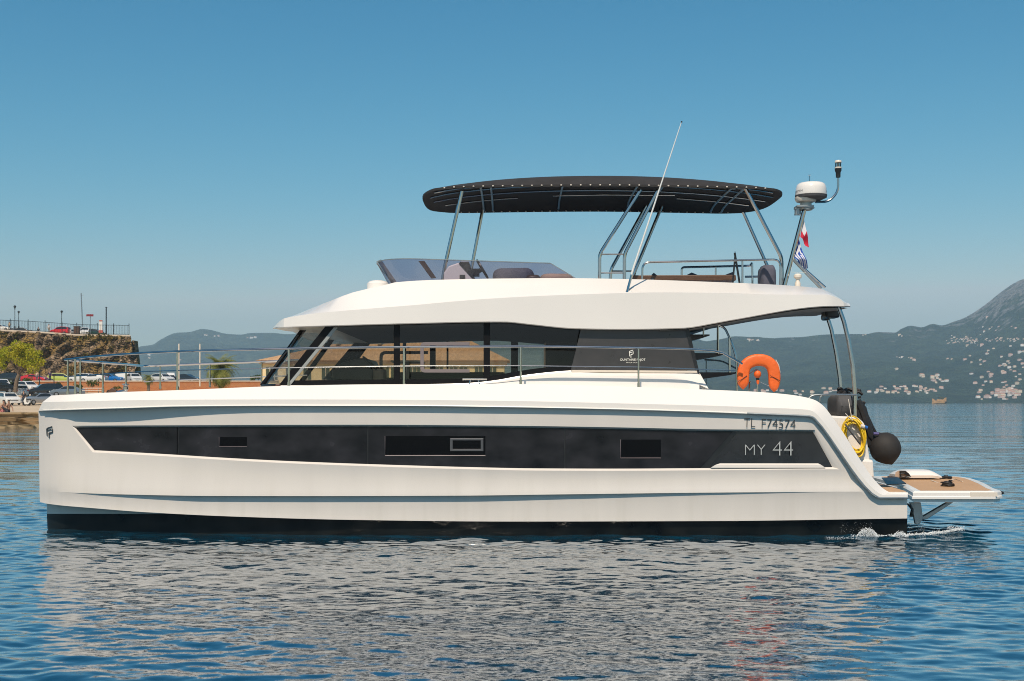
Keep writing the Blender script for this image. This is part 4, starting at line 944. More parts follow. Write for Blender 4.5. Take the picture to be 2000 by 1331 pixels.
# ================================================================ WATER
def water_mesh():
    ys = [3.0]
    while ys[-1] < 5200:
        y = ys[-1]; ys.append(y + max(0.017 if y > 7 else .06, 0.22*y*y/2200.0))
    ys = np.array(ys); nx = 1400; u = np.linspace(-1, 1, nx); u = u*(.62+.38*u*u)
    W = 0.47*ys + 9.0
    X = (u[None, :]*W[:, None]).astype(np.float32); Yg = np.repeat(ys[:, None], nx, 1).astype(np.float32)
    dy = np.gradient(ys); dx = 1.5*W/nx; Z = np.zeros_like(X)
    rng = np.random.default_rng(11); N = 130
    lam = np.exp(rng.uniform(math.log(.07), math.log(1.9), N))
    ang = rng.normal(0.10, 0.58, N) + rng.choice([0, math.pi], N, p=[.75, .25])
    wgt = np.where(lam < .13, .35, np.where(lam < .6, 1.3, .6))
    sl = WAVE*math.sqrt(2.0/N)*wgt
    # gusts: slowly varying patches of rougher and smoother water
    gust = 1 + .28*np.sin(X*.21+.5+.1*Yg)*np.sin(Yg*.33+1.1) + .22*np.sin(X*.5-Yg*.22+2)*np.sin(Yg*.61+X*.13)
    for l, a, s_ in zip(lam, ang, sl):
        k = 2*math.pi/l; kx, ky = k*math.sin(a), k*math.cos(a)
        att = np.clip((l/(2.6*dy) - 1)/1.5, 0, 1)*np.clip((l/(2.6*dx) - 1)/1.5, 0, 1)
        n = int((att > 0).sum())
        if n == 0: continue
        ph = rng.uniform(0, 6.28)
        w_ = np.sin(kx*X[:n] + ky*Yg[:n] + ph + .35*np.sin(.37*ky*Yg[:n]+.9*X[:n]))
        Z[:n] += (s_/k)*att[:n, None]*gust[:n]*(w_ + .22*(1-w_*w_))
    # disturbed water at the stern
    d2 = ((X-5.55)/1.6)**2 + ((Yg-17.6)/1.6)**2
    Z += .03*np.exp(-d2)*np.sin(9*X + 4*Yg)*np.sin(7*Yg-3*X)
    co = np.stack([X, Yg, Z], -1).reshape(-1, 3); ny = len(ys)
    i = np.arange(ny-1)[:, None]*nx + np.arange(nx-1)[None, :]
    q = np.stack([i, i+1, i+nx+1, i+nx], -1).reshape(-1, 4).astype(np.int32)
    me = bpy.data.meshes.new('water'); me.vertices.add(len(co)); me.vertices.foreach_set('co', co.astype(np.float32).ravel())
    me.loops.add(q.size); me.loops.foreach_set('vertex_index', q.ravel())
    me.polygons.add(len(q)); me.polygons.foreach_set('loop_start', np.arange(0, q.size, 4, dtype=np.int32)); me.polygons.foreach_set('loop_total', np.full(len(q), 4, np.int32))
    me.polygons.foreach_set('use_smooth', np.ones(len(q), bool)); me.update(calc_edges=True)
    return me
WAVE = 0.098
def water_mat():
    m = bpy.data.materials.new('sea_water'); m.use_nodes = True; t = m.node_tree; b = t.nodes['Principled BSDF']
    b.inputs['IOR'].default_value = 1.6; b.inputs['Specular IOR Level'].default_value = 1.0; b.inputs['Roughness'].default_value = 0.045
    geo = t.nodes.new('ShaderNodeNewGeometry')
    def noise(sc, det, st=(1, 1, 1)):
        mp = t.nodes.new('ShaderNodeMapping'); mp.inputs['Scale'].default_value = st
        t.links.new(geo.outputs['Position'], mp.inputs[0])
        n = t.nodes.new('ShaderNodeTexNoise'); n.inputs['Scale'].default_value = sc; n.inputs['Detail'].default_value = det
        t.links.new(mp.outputs[0], n.inputs['Vector']); return n
    n0 = noise(.05, 3, (.25, 1, 1)); rp = t.nodes.new('ShaderNodeValToRGB'); rp.color_ramp.elements[0].position = .35; rp.color_ramp.elements[1].position = .65
    rp.color_ramp.elements[0].color = (0.0, 0.034, 0.068, 1); rp.color_ramp.elements[1].color = (0.0, 0.045, 0.082, 1)
    t.links.new(n0.outputs[0], rp.inputs[0]); t.links.new(rp.outputs[0], b.inputs['Base Color'])
    n1 = noise(20, 3, (.55, 1, 1)); n2 = noise(1.7, 4, (.4, 1, 1)); n3 = noise(.18, 3, (.25, 1, 1))
    gm = noise(.035, 2, (.12, 1, 1)); g2 = t.nodes.new('ShaderNodeMapRange'); g2.inputs[1].default_value = .38; g2.inputs[2].default_value = .62; g2.inputs[3].default_value = .35; g2.inputs[4].default_value = 1.0
    t.links.new(gm.outputs[0], g2.inputs[0])
    b1 = t.nodes.new('ShaderNodeBump'); b1.inputs['Strength'].default_value = .2; b1.inputs['Distance'].default_value = .009
    t.links.new(n1.outputs[0], b1.inputs['Height'])
    b2 = t.nodes.new('ShaderNodeBump'); b2.inputs['Distance'].default_value = .10
    dist = t.nodes.new('ShaderNodeSeparateXYZ'); t.links.new(geo.outputs['Position'], dist.inputs[0])
    fade = t.nodes.new('ShaderNodeMapRange'); fade.inputs[1].default_value = 22; fade.inputs[2].default_value = 70; fade.inputs[3].default_value = 0; fade.inputs[4].default_value = 1
    t.links.new(dist.outputs['Y'], fade.inputs[0])
    mu = t.nodes.new('ShaderNodeMath'); mu.operation = 'MULTIPLY'; t.links.new(fade.outputs[0], mu.inputs[0]); t.links.new(g2.outputs[0], mu.inputs[1])
    t.links.new(mu.outputs[0], b2.inputs['Strength']); t.links.new(n2.outputs[0], b2.inputs['Height']); t.links.new(b1.outputs[0], b2.inputs['Normal'])
    b3 = t.nodes.new('ShaderNodeBump'); b3.inputs['Distance'].default_value = .9
    t.links.new(mu.outputs[0], b3.inputs['Strength']); t.links.new(n3.outputs[0], b3.inputs['Height']); t.links.new(b2.outputs[0], b3.inputs['Normal'])
    t.links.new(b3.outputs[0], b.inputs['Normal']); t.links.new(b3.outputs[0], b.inputs['Coat Normal'])
    b.inputs['Coat Weight'].default_value = 1.0; b.inputs['Coat IOR'].default_value = 1.8; b.inputs['Coat Roughness'].default_value = .06
    rg = t.nodes.new('ShaderNodeMapRange'); rg.inputs[1].default_value = 30; rg.inputs[2].default_value = 260; rg.inputs[3].default_value = .045; rg.inputs[4].default_value = .24
    t.links.new(dist.outputs['Y'], rg.inputs[0]); t.links.new(rg.outputs[0], b.inputs['Roughness'])
    return m
M['water'] = water_mat()
wme = water_mesh(); wme.materials.append(M['water']); wo_ = tag(link('water', wme), kind='structure'); wo_.location.z = -0.035
g = MB(); g.add([(-9000,-600,-.16),(9000,-600,-.16),(9000,9000,-.16),(-9000,9000,-.16)], [(0,1,2,3)]); tag(g.build('open_sea', M['water'], fix=False), kind='structure')
# foam at the stern (clusters of tiny drops and a thin churned line)
fm = MB(); q = random.Random(12)
def drop(p, r):
    g_ = [(1,0,0),(-1,0,0),(0,1,0),(0,-1,0),(0,0,1),(0,0,-1)]
    fm.add([(p.x+a*r*q.uniform(.7,1.6), p.y+b*r, p.z+c_*r*q.uniform(.5,1)) for a, b, c_ in g_], [(0,2,4),(2,1,4),(1,3,4),(3,0,4),(2,0,5),(1,2,5),(3,1,5),(0,3,5)])
def spray(x0, x1, fy, n, r0, r1, Y0, Y1):
    for k in range(n):
        x = q.uniform(x0, x1); drop(P(x, fy(x) + q.gauss(0, 1), q.uniform(Y0, Y1)), q.uniform(r0, r1))
fl = lin([(1655,1047),(1700,1048),(1760,1046),(1800,1044),(1840,1040),(1875,1034)])
spray(1660, 1775, lambda x: fl(x)+q.uniform(-1.2,1.6), 1300, .0015, .007, 16.98, 17.3)
spray(1772, 1880, lambda x: fl(x)+q.uniform(-1.2,1.6), 1500, .0015, .008, 17.1, 17.5)
spray(1672, 1716, lambda x: 1049 - max(0, 1-((x-1694)/22)**2)*q.uniform(0,18), 1500, .0015, .006, 16.96, 17.12)
spray(1738, 1774, lambda x: 1049 - max(0, 1-((x-1758)/17)**2)*q.uniform(0,10), 700, .0015, .007, 16.96, 17.12)
spray(1774, 1806, lambda x: q.uniform(1010,1046), 500, .001, .004, 17.3, 17.7)
spray(1800, 1850, lambda x: 1042-q.uniform(0,16)*math.exp(-((x-1829)/7)**2), 300, .001, .005, 17.3, 17.6)
spray(1640, 1706, lambda x: 1046-q.uniform(0,26)**1.0, 90, .001, .0035, 16.9, 17.05)
spray(1850, 1884, lambda x: 1037-q.uniform(0,9), 260, .0015, .006, 17.1, 17.4)
spray(1610, 1680, lambda x: 1051+q.uniform(-1.5,1.5), 250, .001, .005, 16.85, 17.0)
tag(fm.build('foam', mat('sea_foam', (.80,.83,.84), .7), fix=False), kind='stuff')
# ================================================================ HILLS
def ridge(name, prof, Yb, Yt, x0, x1, m, nx=420, ny=90, seed=1, rough=1.0, shape=1.25):
    f = curve(prof); rng = np.random.default_rng(seed)
    pxs = np.linspace(x0, x1, nx); ts = np.linspace(0, 1, ny)
    H = np.array([EYE - (f(p)-HOR)*Yt/F for p in pxs])
    T, PX = np.meshgrid(ts, pxs, indexing='ij')
    Yg = Yb + (Yt-Yb)*T; X = (PX-1000)*Yg/F
    n = np.zeros_like(X)
    for k in range(46):
        l = math.exp(rng.uniform(math.log(30), math.log(700))); a = rng.uniform(0, 6.28); ph = rng.uniform(0, 6.28)
        n += l*.030*np.sin(2*math.pi*(X*math.cos(a)+Yg*.6*math.sin(a))/l + ph + 1.5*np.sin(X/(l*2.3)+ph))
    env = np.sin(math.pi*np.clip(T, 0, 1))**.8*(.25+.75*T)
    Z = H[None, :]*(T**shape) + n*env*rough*.55 - 3*(1-T)
    Z = np.maximum(Z, -3)
    co = np.stack([X, Yg, Z], -1); back = co[-1].copy(); back[:, 1] += 600; back[:, 0] *= (Yt+600)/Yt; back[:, 2] *= .55
    allc = np.concatenate([co, back[None]], 0); r_ = ny+1
    i = np.arange(r_-1)[:, None]*nx + np.arange(nx-1)[None, :]; qd = np.stack([i, i+1, i+nx+1, i+nx], -1).reshape(-1, 4)
    me = bpy.data.meshes.new(name); me.from_pydata(allc.reshape(-1, 3).tolist(), [], qd.tolist()); me.materials.append(m)
    me.polygons.foreach_set('use_smooth', [True]*len(me.polygons)); me.update()
    o = tag(link(name, me), kind='structure')
    def at(px, py):
        j = int(round((px-x0)/(x1-x0)*(nx-1))); j = min(max(j, 0), nx-1)
        pyl = HOR - (Z[:, j]-EYE)*F/Yg[:, j]
        idx = np.where(pyl <= py)[0]; i_ = int(idx[0]) if len(idx) else ny-1
        return Vector((X[i_, j], Yg[i_, j], Z[i_, j]))
    return o, at
def hill_mat(name, dark, light, rock, rock_lo, rock_hi, sc):
    m = bpy.data.materials.new(name); m.use_nodes = True; t = m.node_tree; b = t.nodes['Principled BSDF']; b.inputs['Roughness'].default_value = .95; b.inputs['Specular IOR Level'].default_value = .1
    geo = t.nodes.new('ShaderNodeNewGeometry')
    def nz(s_, d_): 
        n = t.nodes.new('ShaderNodeTexNoise'); n.inputs['Scale'].default_value = s_; n.inputs['Detail'].default_value = d_; n.inputs['Roughness'].default_value = .65; t.links.new(geo.outputs['Position'], n.inputs['Vector']); return n
    a = nz(sc, 9); rp = t.nodes.new('ShaderNodeValToRGB'); rp.color_ramp.elements[0].position = .38; rp.color_ramp.elements[1].position = .64
    rp.color_ramp.elements[0].color = (*dark, 1); rp.color_ramp.elements[1].color = (*light, 1); t.links.new(a.outputs[0], rp.inputs[0])
    c = nz(sc*2.2, 8); sx = t.nodes.new('ShaderNodeSeparateXYZ'); t.links.new(geo.outputs['Position'], sx.inputs[0])
    mr = t.nodes.new('ShaderNodeMapRange'); mr.inputs[1].default_value = rock_lo; mr.inputs[2].default_value = rock_hi; mr.inputs[3].default_value = -.25; mr.inputs[4].default_value = .16; t.links.new(sx.outputs['Z'], mr.inputs[0])
    ad = t.nodes.new('ShaderNodeMath'); ad.operation = 'ADD'; t.links.new(c.outputs[0], ad.inputs[0]); t.links.new(mr.outputs[0], ad.inputs[1])
    r2 = t.nodes.new('ShaderNodeValToRGB'); r2.color_ramp.elements[0].position = .56; r2.color_ramp.elements[1].position = .66; t.links.new(ad.outputs[0], r2.inputs[0])
    mx = t.nodes.new('ShaderNodeMix'); mx.data_type = 'RGBA'; t.links.new(r2.outputs[0], mx.inputs[0]); t.links.new(rp.outputs[0], mx.inputs[6]); mx.inputs[7].default_value = (*rock, 1)
    t.links.new(mx.outputs[2], b.inputs['Base Color'])
    e_ = nz(sc*9, 6); r4 = t.nodes.new('ShaderNodeMapRange'); r4.inputs[1].default_value = .36; r4.inputs[2].default_value = .64; r4.inputs[3].default_value = .45; r4.inputs[4].default_value = 1.5; t.links.new(e_.outputs[0], r4.inputs[0])
    m5 = t.nodes.new('ShaderNodeMix'); m5.data_type = 'RGBA'; m5.blend_type = 'MULTIPLY'; m5.inputs[0].default_value = 1; t.links.new(mx.outputs[2], m5.inputs[6]); t.links.new(r4.outputs[0], m5.inputs[7]); t.links.new(m5.outputs[2], b.inputs['Base Color'])
    bp = t.nodes.new('ShaderNodeBump'); bp.inputs['Strength'].default_value = 1; bp.inputs['Distance'].default_value = 45; d = nz(sc*3, 8); t.links.new(d.outputs[0], bp.inputs['Height']); t.links.new(bp.outputs[0], b.inputs['Normal'])
    return m
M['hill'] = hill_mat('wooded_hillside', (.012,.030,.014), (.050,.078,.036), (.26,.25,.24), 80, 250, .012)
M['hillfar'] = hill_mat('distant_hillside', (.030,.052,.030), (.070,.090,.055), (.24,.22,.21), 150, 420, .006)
nearprof = [(820,787),(900,775),(1000,752),(1100,722),(1180,700),(1260,675),(1330,668),(1358,665),(1380,672),(1400,671),(1440,662),(1490,663),(1525,660),(1560,659),(1610,654),(1640,653),(1690,653),(1715,649),(1748,650),(1762,642),(1778,637),(1800,640),(1822,633),(1838,636),(1862,629),(1882,622),(1905,609),(1925,595),(1950,575),(1980,554),(2000,545),(2060,530),(2200,520),(2400,530)]
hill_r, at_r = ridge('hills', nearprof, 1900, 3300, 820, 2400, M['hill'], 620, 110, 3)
farprof = [(-700,700),(-300,690),(0,720),(180,722),(255,690),(275,677),(297,674),(315,663),(343,651),(370,649),(396,643),(412,645),(440,652),(470,654),(490,651),(530,650.5),(560,653),(700,640),(900,648),(1010,655),(1100,668),(1250,680),(1400,690)]
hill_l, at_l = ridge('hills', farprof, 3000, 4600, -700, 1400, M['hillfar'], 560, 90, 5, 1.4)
# low near shore strip in front of the right hill
# ---- houses on the hillside
M['hwall'] = [mat('pale_render', (.78,.70,.58), .9), mat('cream_render', (.76,.64,.48), .9), mat('pink_render', (.70,.52,.44), .9), mat('white_render', (.85,.82,.76), .9)]
M['hroof'] = mat('clay_roof', (.44,.22,.14), .9, var=.2, scale=1.5)
def house_mesh(wd, dp, ht, wall, seed):
    b = MB(); b.m = 0; b.grid([[Vector((-wd/2,-dp/2,-8)),Vector((wd/2,-dp/2,-8)),Vector((wd/2,dp/2,-8)),Vector((-wd/2,dp/2,-8))],[Vector((-wd/2,-dp/2,ht)),Vector((wd/2,-dp/2,ht)),Vector((wd/2,dp/2,ht)),Vector((-wd/2,dp/2,ht))]], close=True)
    b.m = 1; e = .35; r_ = ht + dp*.22
    b.add([(-wd/2-e,-dp/2-e,ht),(wd/2+e,-dp/2-e,ht),(wd/2+e,dp/2+e,ht),(-wd/2-e,dp/2+e,ht),(-wd/2+wd*.2,0,r_),(wd/2-wd*.2,0,r_)], [(0,1,5,4),(1,2,5),(2,3,4,5),(3,0,4)])
    b.m = 2
    k = max(2, int(wd/3.2))
    for i in range(k):
        x = -wd/2 + wd*(i+.5)/k
        for z in ([1.1, 4.0] if ht > 5 else [1.1]): b.box((x, -dp/2-.03, z+.65), (.9, .1, 1.3))
    return b
M['hwin'] = mat('dark_window', (.06,.06,.065), .5)
hq = random.Random(21); protos = []
for k in range(8):
    wd, dp, ht = hq.uniform(9, 17), hq.uniform(8, 11), hq.choice([3.4, 6.2, 6.4, 9.0])
    o = house_mesh(wd, dp, ht, k, k).build('hillside_house', [M['hwall'][k % 4], M['hroof'], M['hwin']]); protos.append(o)
used = set(); nh = 0
def house(px, py, at, label, group, sc=1.0):
    global nh
    k = hq.randrange(8); p = at(px, py)
    if k in used: o = protos[k].copy(); COL.objects.link(o)
    else: o = protos[k]; used.add(k)
    o.location = p + Vector((0, 0, -.5)); s_ = .38*sc*hq.uniform(.7, 1.25); o.scale = (s_, s_, s_*hq.uniform(.85, 1.1)); o.rotation_euler = (0, 0, hq.uniform(-.6, .6))
    tag(o, label, 'house', group); nh += 1
for k in range(54):                                              # dense village, high on the slope
    u = hq.random(); px = 1848 + u*62; cy_ = 668 - 4*math.sin(u*3) + u*2; house(px, cy_ + hq.uniform(-5.5, 6.5), at_r, 'tiny pale house packed into the dense hill village on the right', 'houses of the dense hill village', .72)
for k in range(30):
    px = 1915 + hq.random()*85; house(px, 665.5 + hq.uniform(-2.5, 2.5), at_r, 'tiny house in the row along the road right of the hill village', 'houses along the upper hill road', .7)
for k in range(50):
    u, v = hq.random(), hq.random(); px = 1885 + 115*u; house(px, 676 + v*84, at_r, 'small pale house among trees on the open slope below the hill village', 'houses scattered on the open slope', 1.05)
for px, py in ((1919,642),(1932,645),(1938,641),(1946,648),(1952,639),(1915,655),(1976,640),(1922,650),(1929,621),(1984,643)): house(px, py, at_r, 'lone pale house high on the bare slope above the hill village', 'houses above the hill village', .9)
for k in range(42):
    px = hq.triangular(1895, 2000, 1970); house(px, 764 + hq.random()*18, at_r, 'pale house low by the shore at the right edge of the photo', 'houses on the right shore', 1.2)
for k in range(44):
    px = hq.triangular(1690, 1870, 1770); house(px, 757 + hq.random()*14, at_r, 'small pinkish house low on the hillside above the shore right of the yacht', 'houses on the middle shore', 1.0)
for px, py in ((1820,741),(1827,737),(1830,742),(1824,747),(1835,745),(1828,752),(1840,748),(1800,737),(1802,739),(1848,746),(1832,735)): house(px, py, at_r, 'cream house in the small cluster halfway down the hillside', 'houses of the mid slope cluster', 1.15)
for px, py in ((1752,699),(1758,700),(1762,700),(1774,701),(1780,702),(1784,705),(1748,722),(1752,726),(1757,656),(1763,658),(1685,656),(1690,655),(1852,703),(1860,703)): house(px, py, at_r, 'pale house in a small hamlet on the wooded hillside', 'houses of the wooded hamlets', .9)
for k in range(26):
    px = hq.uniform(1455, 1680); house(px, 759 + hq.random()*15, at_r, 'small house at the foot of the hill seen behind the stern of the yacht', 'houses behind the stern', 1.0)
for k in range(12):
    px = hq.uniform(1455, 1482); house(px, 664 + hq.random()*4, at_r, 'tiny house on the hill crest above the orange life buoy', 'houses on the crest', .8)
for px, py in ((400,657),(404,658),(420,659),(428,660),(485,661),(492,662),(500,661),(290,697),(293,701),(350,706)): house(px, py, at_l, 'tiny pale house on the far hazy hill left of the yacht', 'houses on the far left hill', 1.6)
# ================================================================ EXCURSION BOAT FAR OUT
Yb = 1350.0
eb = empty('excursion_boat', P(1834, 789, Yb)); tag(eb, 'small tan wooden boat with dark canopy far out under the hillside', 'boat')
def Q(x, y, d=0): 
    v = P(x, y, Yb); v.y += d; return v
M['tanhull'] = mat('ochre_hull', (.50,.28,.11), .6, var=.2, scale=.5)
g = MB(); prof = [(1821,778),(1824,781),(1829,785),(1838,785),(1844,782),(1848,777),(1847.5,789),(1824,789.5)]
rws = []
for x, zt_, wd in ((1820.5,778.5,.4),(1823,780,1.4),(1828,784,2.2),(1836,784.5,2.5),(1843,781,2.3),(1847.5,776.5,1.6)):
    rws.append([Q(x,zt_,-wd), Q(x,787.5,-wd*.9), Q(x,791.5,-wd*.3), Q(x,791.5,wd*.3), Q(x,787.5,wd*.9), Q(x,zt_,wd)])
g.grid(rws); g.poly(rws[0]); g.poly(rws[-1]); g.build('hull', M['tanhull'], eb)
g = MB(); g.prism([Q(1831,780,-1.5), Q(1841,781,-1.5), Q(1841,784,-1.5), Q(1829,784,-1.5)], (0,3,0)); g.build('deckhouse', M['tanhull'], eb)
g = MB(); g.prism([Q(1832,776.2,-1.9), Q(1842,775.8,-1.9), Q(1842.5,780,-1.9), Q(1836,778.5,-1.9)], (0,3.8,0)); g.build('canopy', mat('olive_canopy', (.06,.06,.02), .9), eb)
g = MB(); g.tube([Q(1826,785), Q(1826,777)], .35, 6); g.build('mast', M['wood'], eb)
g = MB(); g.box(Q(1845.7,786,-2.3), (2.0,.6,1.6)); g.build('stern_fender', M['rubber'], eb)
# ================================================================ QUAY AND SHORE (left)
def stone_mat(name, c1, c2, c3, sc, mortar=(.08,.07,.05), bump=.8, vor=True):
    m = bpy.data.materials.new(name); m.use_nodes = True; t = m.node_tree; b = t.nodes['Principled BSDF']; b.inputs['Roughness'].default_value = .95; b.inputs['Specular IOR Level'].default_value = .15
    tc = t.nodes.new('ShaderNodeTexCoord')
    v = t.nodes.new('ShaderNodeTexVoronoi'); v.inputs['Scale'].default_value = sc; t.links.new(tc.outputs['Object'], v.inputs['Vector'])
    rp = t.nodes.new('ShaderNodeValToRGB'); rp.color_ramp.elements[0].color = (*c1, 1); rp.color_ramp.elements[1].color = (*c2, 1)
    sp = t.nodes.new('ShaderNodeSeparateColor'); t.links.new(v.outputs['Color'], sp.inputs[0]); t.links.new(sp.outputs[0], rp.inputs[0])
    n = t.nodes.new('ShaderNodeTexNoise'); n.inputs['Scale'].default_value = sc*.22; n.inputs['Detail'].default_value = 7; t.links.new(tc.outputs['Object'], n.inputs['Vector'])
    r2 = t.nodes.new('ShaderNodeValToRGB'); r2.color_ramp.elements[0].position = .47; r2.color_ramp.elements[1].position = .62; t.links.new(n.outputs[0], r2.inputs[0])
    mx = t.nodes.new('ShaderNodeMix'); mx.data_type = 'RGBA'; t.links.new(r2.outputs[0], mx.inputs[0]); t.links.new(rp.outputs[0], mx.inputs[6]); mx.inputs[7].default_value = (*c3, 1)
    e = t.nodes.new('ShaderNodeTexVoronoi'); e.feature = 'DISTANCE_TO_EDGE'; e.inputs['Scale'].default_value = sc; t.links.new(tc.outputs['Object'], e.inputs['Vector'])
    r3 = t.nodes.new('ShaderNodeValToRGB'); r3.color_ramp.elements[0].position = .02; r3.color_ramp.elements[1].position = .12; t.links.new(e.outputs['Distance'], r3.inputs[0])
    m2 = t.nodes.new('ShaderNodeMix'); m2.data_type = 'RGBA'; t.links.new(r3.outputs[0], m2.inputs[0]); m2.inputs[6].default_value = (*mortar, 1); t.links.new(mx.outputs[2], m2.inputs[7])
    t.links.new(m2.outputs[2], b.inputs['Base Color'])
    bp = t.nodes.new('ShaderNodeBump'); bp.inputs['Strength'].default_value = bump; bp.inputs['Distance'].default_value = .15; t.links.new(r3.outputs[0], bp.inputs['Height']); t.links.new(bp.outputs[0], b.inputs['Normal'])
    return m
def brick_mat(name, c1, c2, mortar, sc):
    m = bpy.data.materials.new(name); m.use_nodes = True; t = m.node_tree; b = t.nodes['Principled BSDF']; b.inputs['Roughness'].default_value = .9
    tc = t.nodes.new('ShaderNodeTexCoord'); sx = t.nodes.new('ShaderNodeSeparateXYZ'); cx = t.nodes.new('ShaderNodeCombineXYZ'); t.links.new(tc.outputs['Object'], sx.inputs[0])
    t.links.new(sx.outputs['X'], cx.inputs['X']); t.links.new(sx.outputs['Z'], cx.inputs['Y'])
    k = t.nodes.new('ShaderNodeTexBrick'); k.inputs['Scale'].default_value = sc; k.inputs['Color1'].default_value = (*c1, 1); k.inputs['Color2'].default_value = (*c2, 1); k.inputs['Mortar'].default_value = (*mortar, 1); k.inputs['Mortar Size'].default_value = .03
    t.links.new(cx.outputs[0], k.inputs['Vector']); t.links.new(k.outputs[0], b.inputs['Base Color']); return m
M['quay'] = mat('quay_paving', (.50,.38,.25), .9, var=.18, scale=.35, bump=.3, bscale=2)
M['quaystone'] = stone_mat('layered_quay_stone', (.34,.24,.13), (.50,.36,.21), (.24,.16,.08), .55, (.24,.17,.09))
M['fort'] = stone_mat('fortress_rubble', (.14,.098,.062), (.36,.25,.155), (.25,.155,.04), 1.25, (.075,.055,.032))
M['asphalt'] = mat('asphalt', (.09,.085,.08), .9, var=.15, scale=.6)
M['brick'] = brick_mat('orange_brick', (.36,.105,.028), (.44,.155,.045), (.36,.20,.10), 1.4)
M['cope'] = mat('pale_coping', (.62,.50,.38), .85, var=.1, scale=1)
zq = lambda Y: float(np.interp(Y, [88, 100, 145, 165, 184], [1.05, 1.15, 1.48, 2.55, 3.4]))
g = MB(); xs = np.linspace(-130, 6, 40); ysq = [91.5, 95, 100, 120, 145, 155, 165, 175, 186.5]
g.grid([[Vector((x, y, zq(y))) for x in xs] for y in ysq])
tag(g.build('quay', M['quay'], smooth=False), kind='structure')
# layered stone edge: three ledges, as real steps
g = MB(); q = random.Random(4)
for k, (y0, zt_, zb2) in enumerate(((90.9, 1.0, .72), (90.2, .70, .46), (89.6, .44, .22), (88.9, .20, -.6))):
    xs2 = np.linspace(-130, 6, 170); 
    fr_ = [Vector((x, y0 + q.uniform(-.22, .22), zt_ + q.uniform(-.04, .04))) for x in xs2]
    g.grid([[Vector((p.x, 93, zq(91.5) if k == 0 else p.z)) for p in fr_], fr_, [Vector((p.x, p.y + .12, zb2)) for p in fr_], [Vector((p.x, 93, zb2-.02)) for p in fr_]])
g.grid([[Vector((x, 91.3, 1.10)) for x in (-130, 6)], [Vector((x, 90.7, 1.08)) for x in (-130, 6)], [Vector((x, 90.7, .95)) for x in (-130, 6)]])
tag(g.build('quay_edge', M['quaystone']), kind='structure')
g = MB(); g.add([(6,89,-2),(6,186,-2),(6,186,3.4),(6,89,1)], [(0,1,2,3)]); g.grid([[Vector((-140,185.9,4.93)),Vector((8,185.9,4.93))],[Vector((-140,262,4.95)),Vector((8,262,4.95))]])
tag(g.build('upper_road', M['asphalt']), kind='structure')
# brick retaining wall with coping
Yw = 185.5
bw = empty('retaining_wall', (P(290, 0, Yw).x, Yw, 3.3)); tag(bw, 'long orange brick retaining wall with pale coping behind the parked cars', 'wall')
g = MB(); x0, x1 = P(60,0,Yw).x, P(540,0,Yw).x
g.box(((x0+x1)/2, Yw, 4.05), (x1-x0, .5, 1.9)); g.build('brickwork', M['brick'], bw)
g = MB(); g.box(((x0+x1)/2, Yw-.03, 5.06), (x1-x0+.1, .65, .14)); g.build('coping', M['cope'], bw)
# ---- fortress bastion
Yf = 232.0
fort = empty('bastion_wall', (P(130,0,Yf).x, Yf, 4.9)); tag(fort, 'high sloping rubble stone bastion of an old fortress with scrub', 'fortress wall')
ftop = lin([(-260,646),(0,645.5),(60,648),(120,652),(150,654.5),(255,656)])
def fx_(u, v): # u along 0..1, v 0 top .. 1 bottom
    pt = -260 + 515*u; pb = -260 + 532*u
    px = pt*(1-v)+pb*v; py = ftop(pt)*(1-v) + 742*v
    return P(px, py, Yf - 3.5*v)
n_ = np.random.default_rng(5); nu, nv = 150, 46; g = MB()
jit = n_.normal(0, .10, (nv, nu)); lump = np.zeros((nv, nu))
for k in range(30):
    a, b_ = n_.uniform(3, 40), n_.uniform(1, 14); lump += .07*np.sin(a*np.linspace(0,6,nu)[None,:] + n_.uniform(0,6) + b_*np.linspace(0,2,nv)[:,None])
scree = lambda u, v: max(0, v-.55)*6*math.exp(-((u-.72)/.12)**2)
rws = []
for j in range(nv):
    r_ = []
    for i in range(nu):
        u, v = i/(nu-1), j/(nv-1); p = fx_(u, v); p.y -= (jit[j,i]+lump[j,i]*2)*(.3 if j < 3 else 1) + scree(u, v); r_.append(p)
    rws.append(r_)
g.grid(rws)
g.grid([[p + Vector((-i*0.12*.0 - k2*13.5, k2*38, 0)) for i, p in enumerate([r[-1] for r in rws])] for k2 in (0, 1)])
g.build('rubble_face', M['fort'], fort)
g = MB(); tp0 = [fx_(u, 0) for u in np.linspace(0, 1, 30)]
g.grid([[p + Vector((0, -.12, .12)) for p in tp0], [p + Vector((0, -.12, -.16)) for p in tp0]]); g.grid([[p + Vector((0, -.12, .12)) for p in tp0], [p + Vector((-.3, .4, .12)) for p in tp0]]); g.build('capping', M['cope'], fort)
g = MB(); g.grid([[p + Vector((0, .1, -.03)) for p in tp0], [p + Vector((-14, 42, .2)) for p in tp0]]); g.build('terrace', M['quay'], fort)
g = MB(); c_ = P(266, 690, Yf+3); g.prism([P(252,672,Yf+2), P(259,665,Yf+2), P(263,666,Yf+2), P(270,735,Yf+2), P(256,735,Yf+2)], (0, 2, 0)); g.build('buttress', M['fort'], fort)
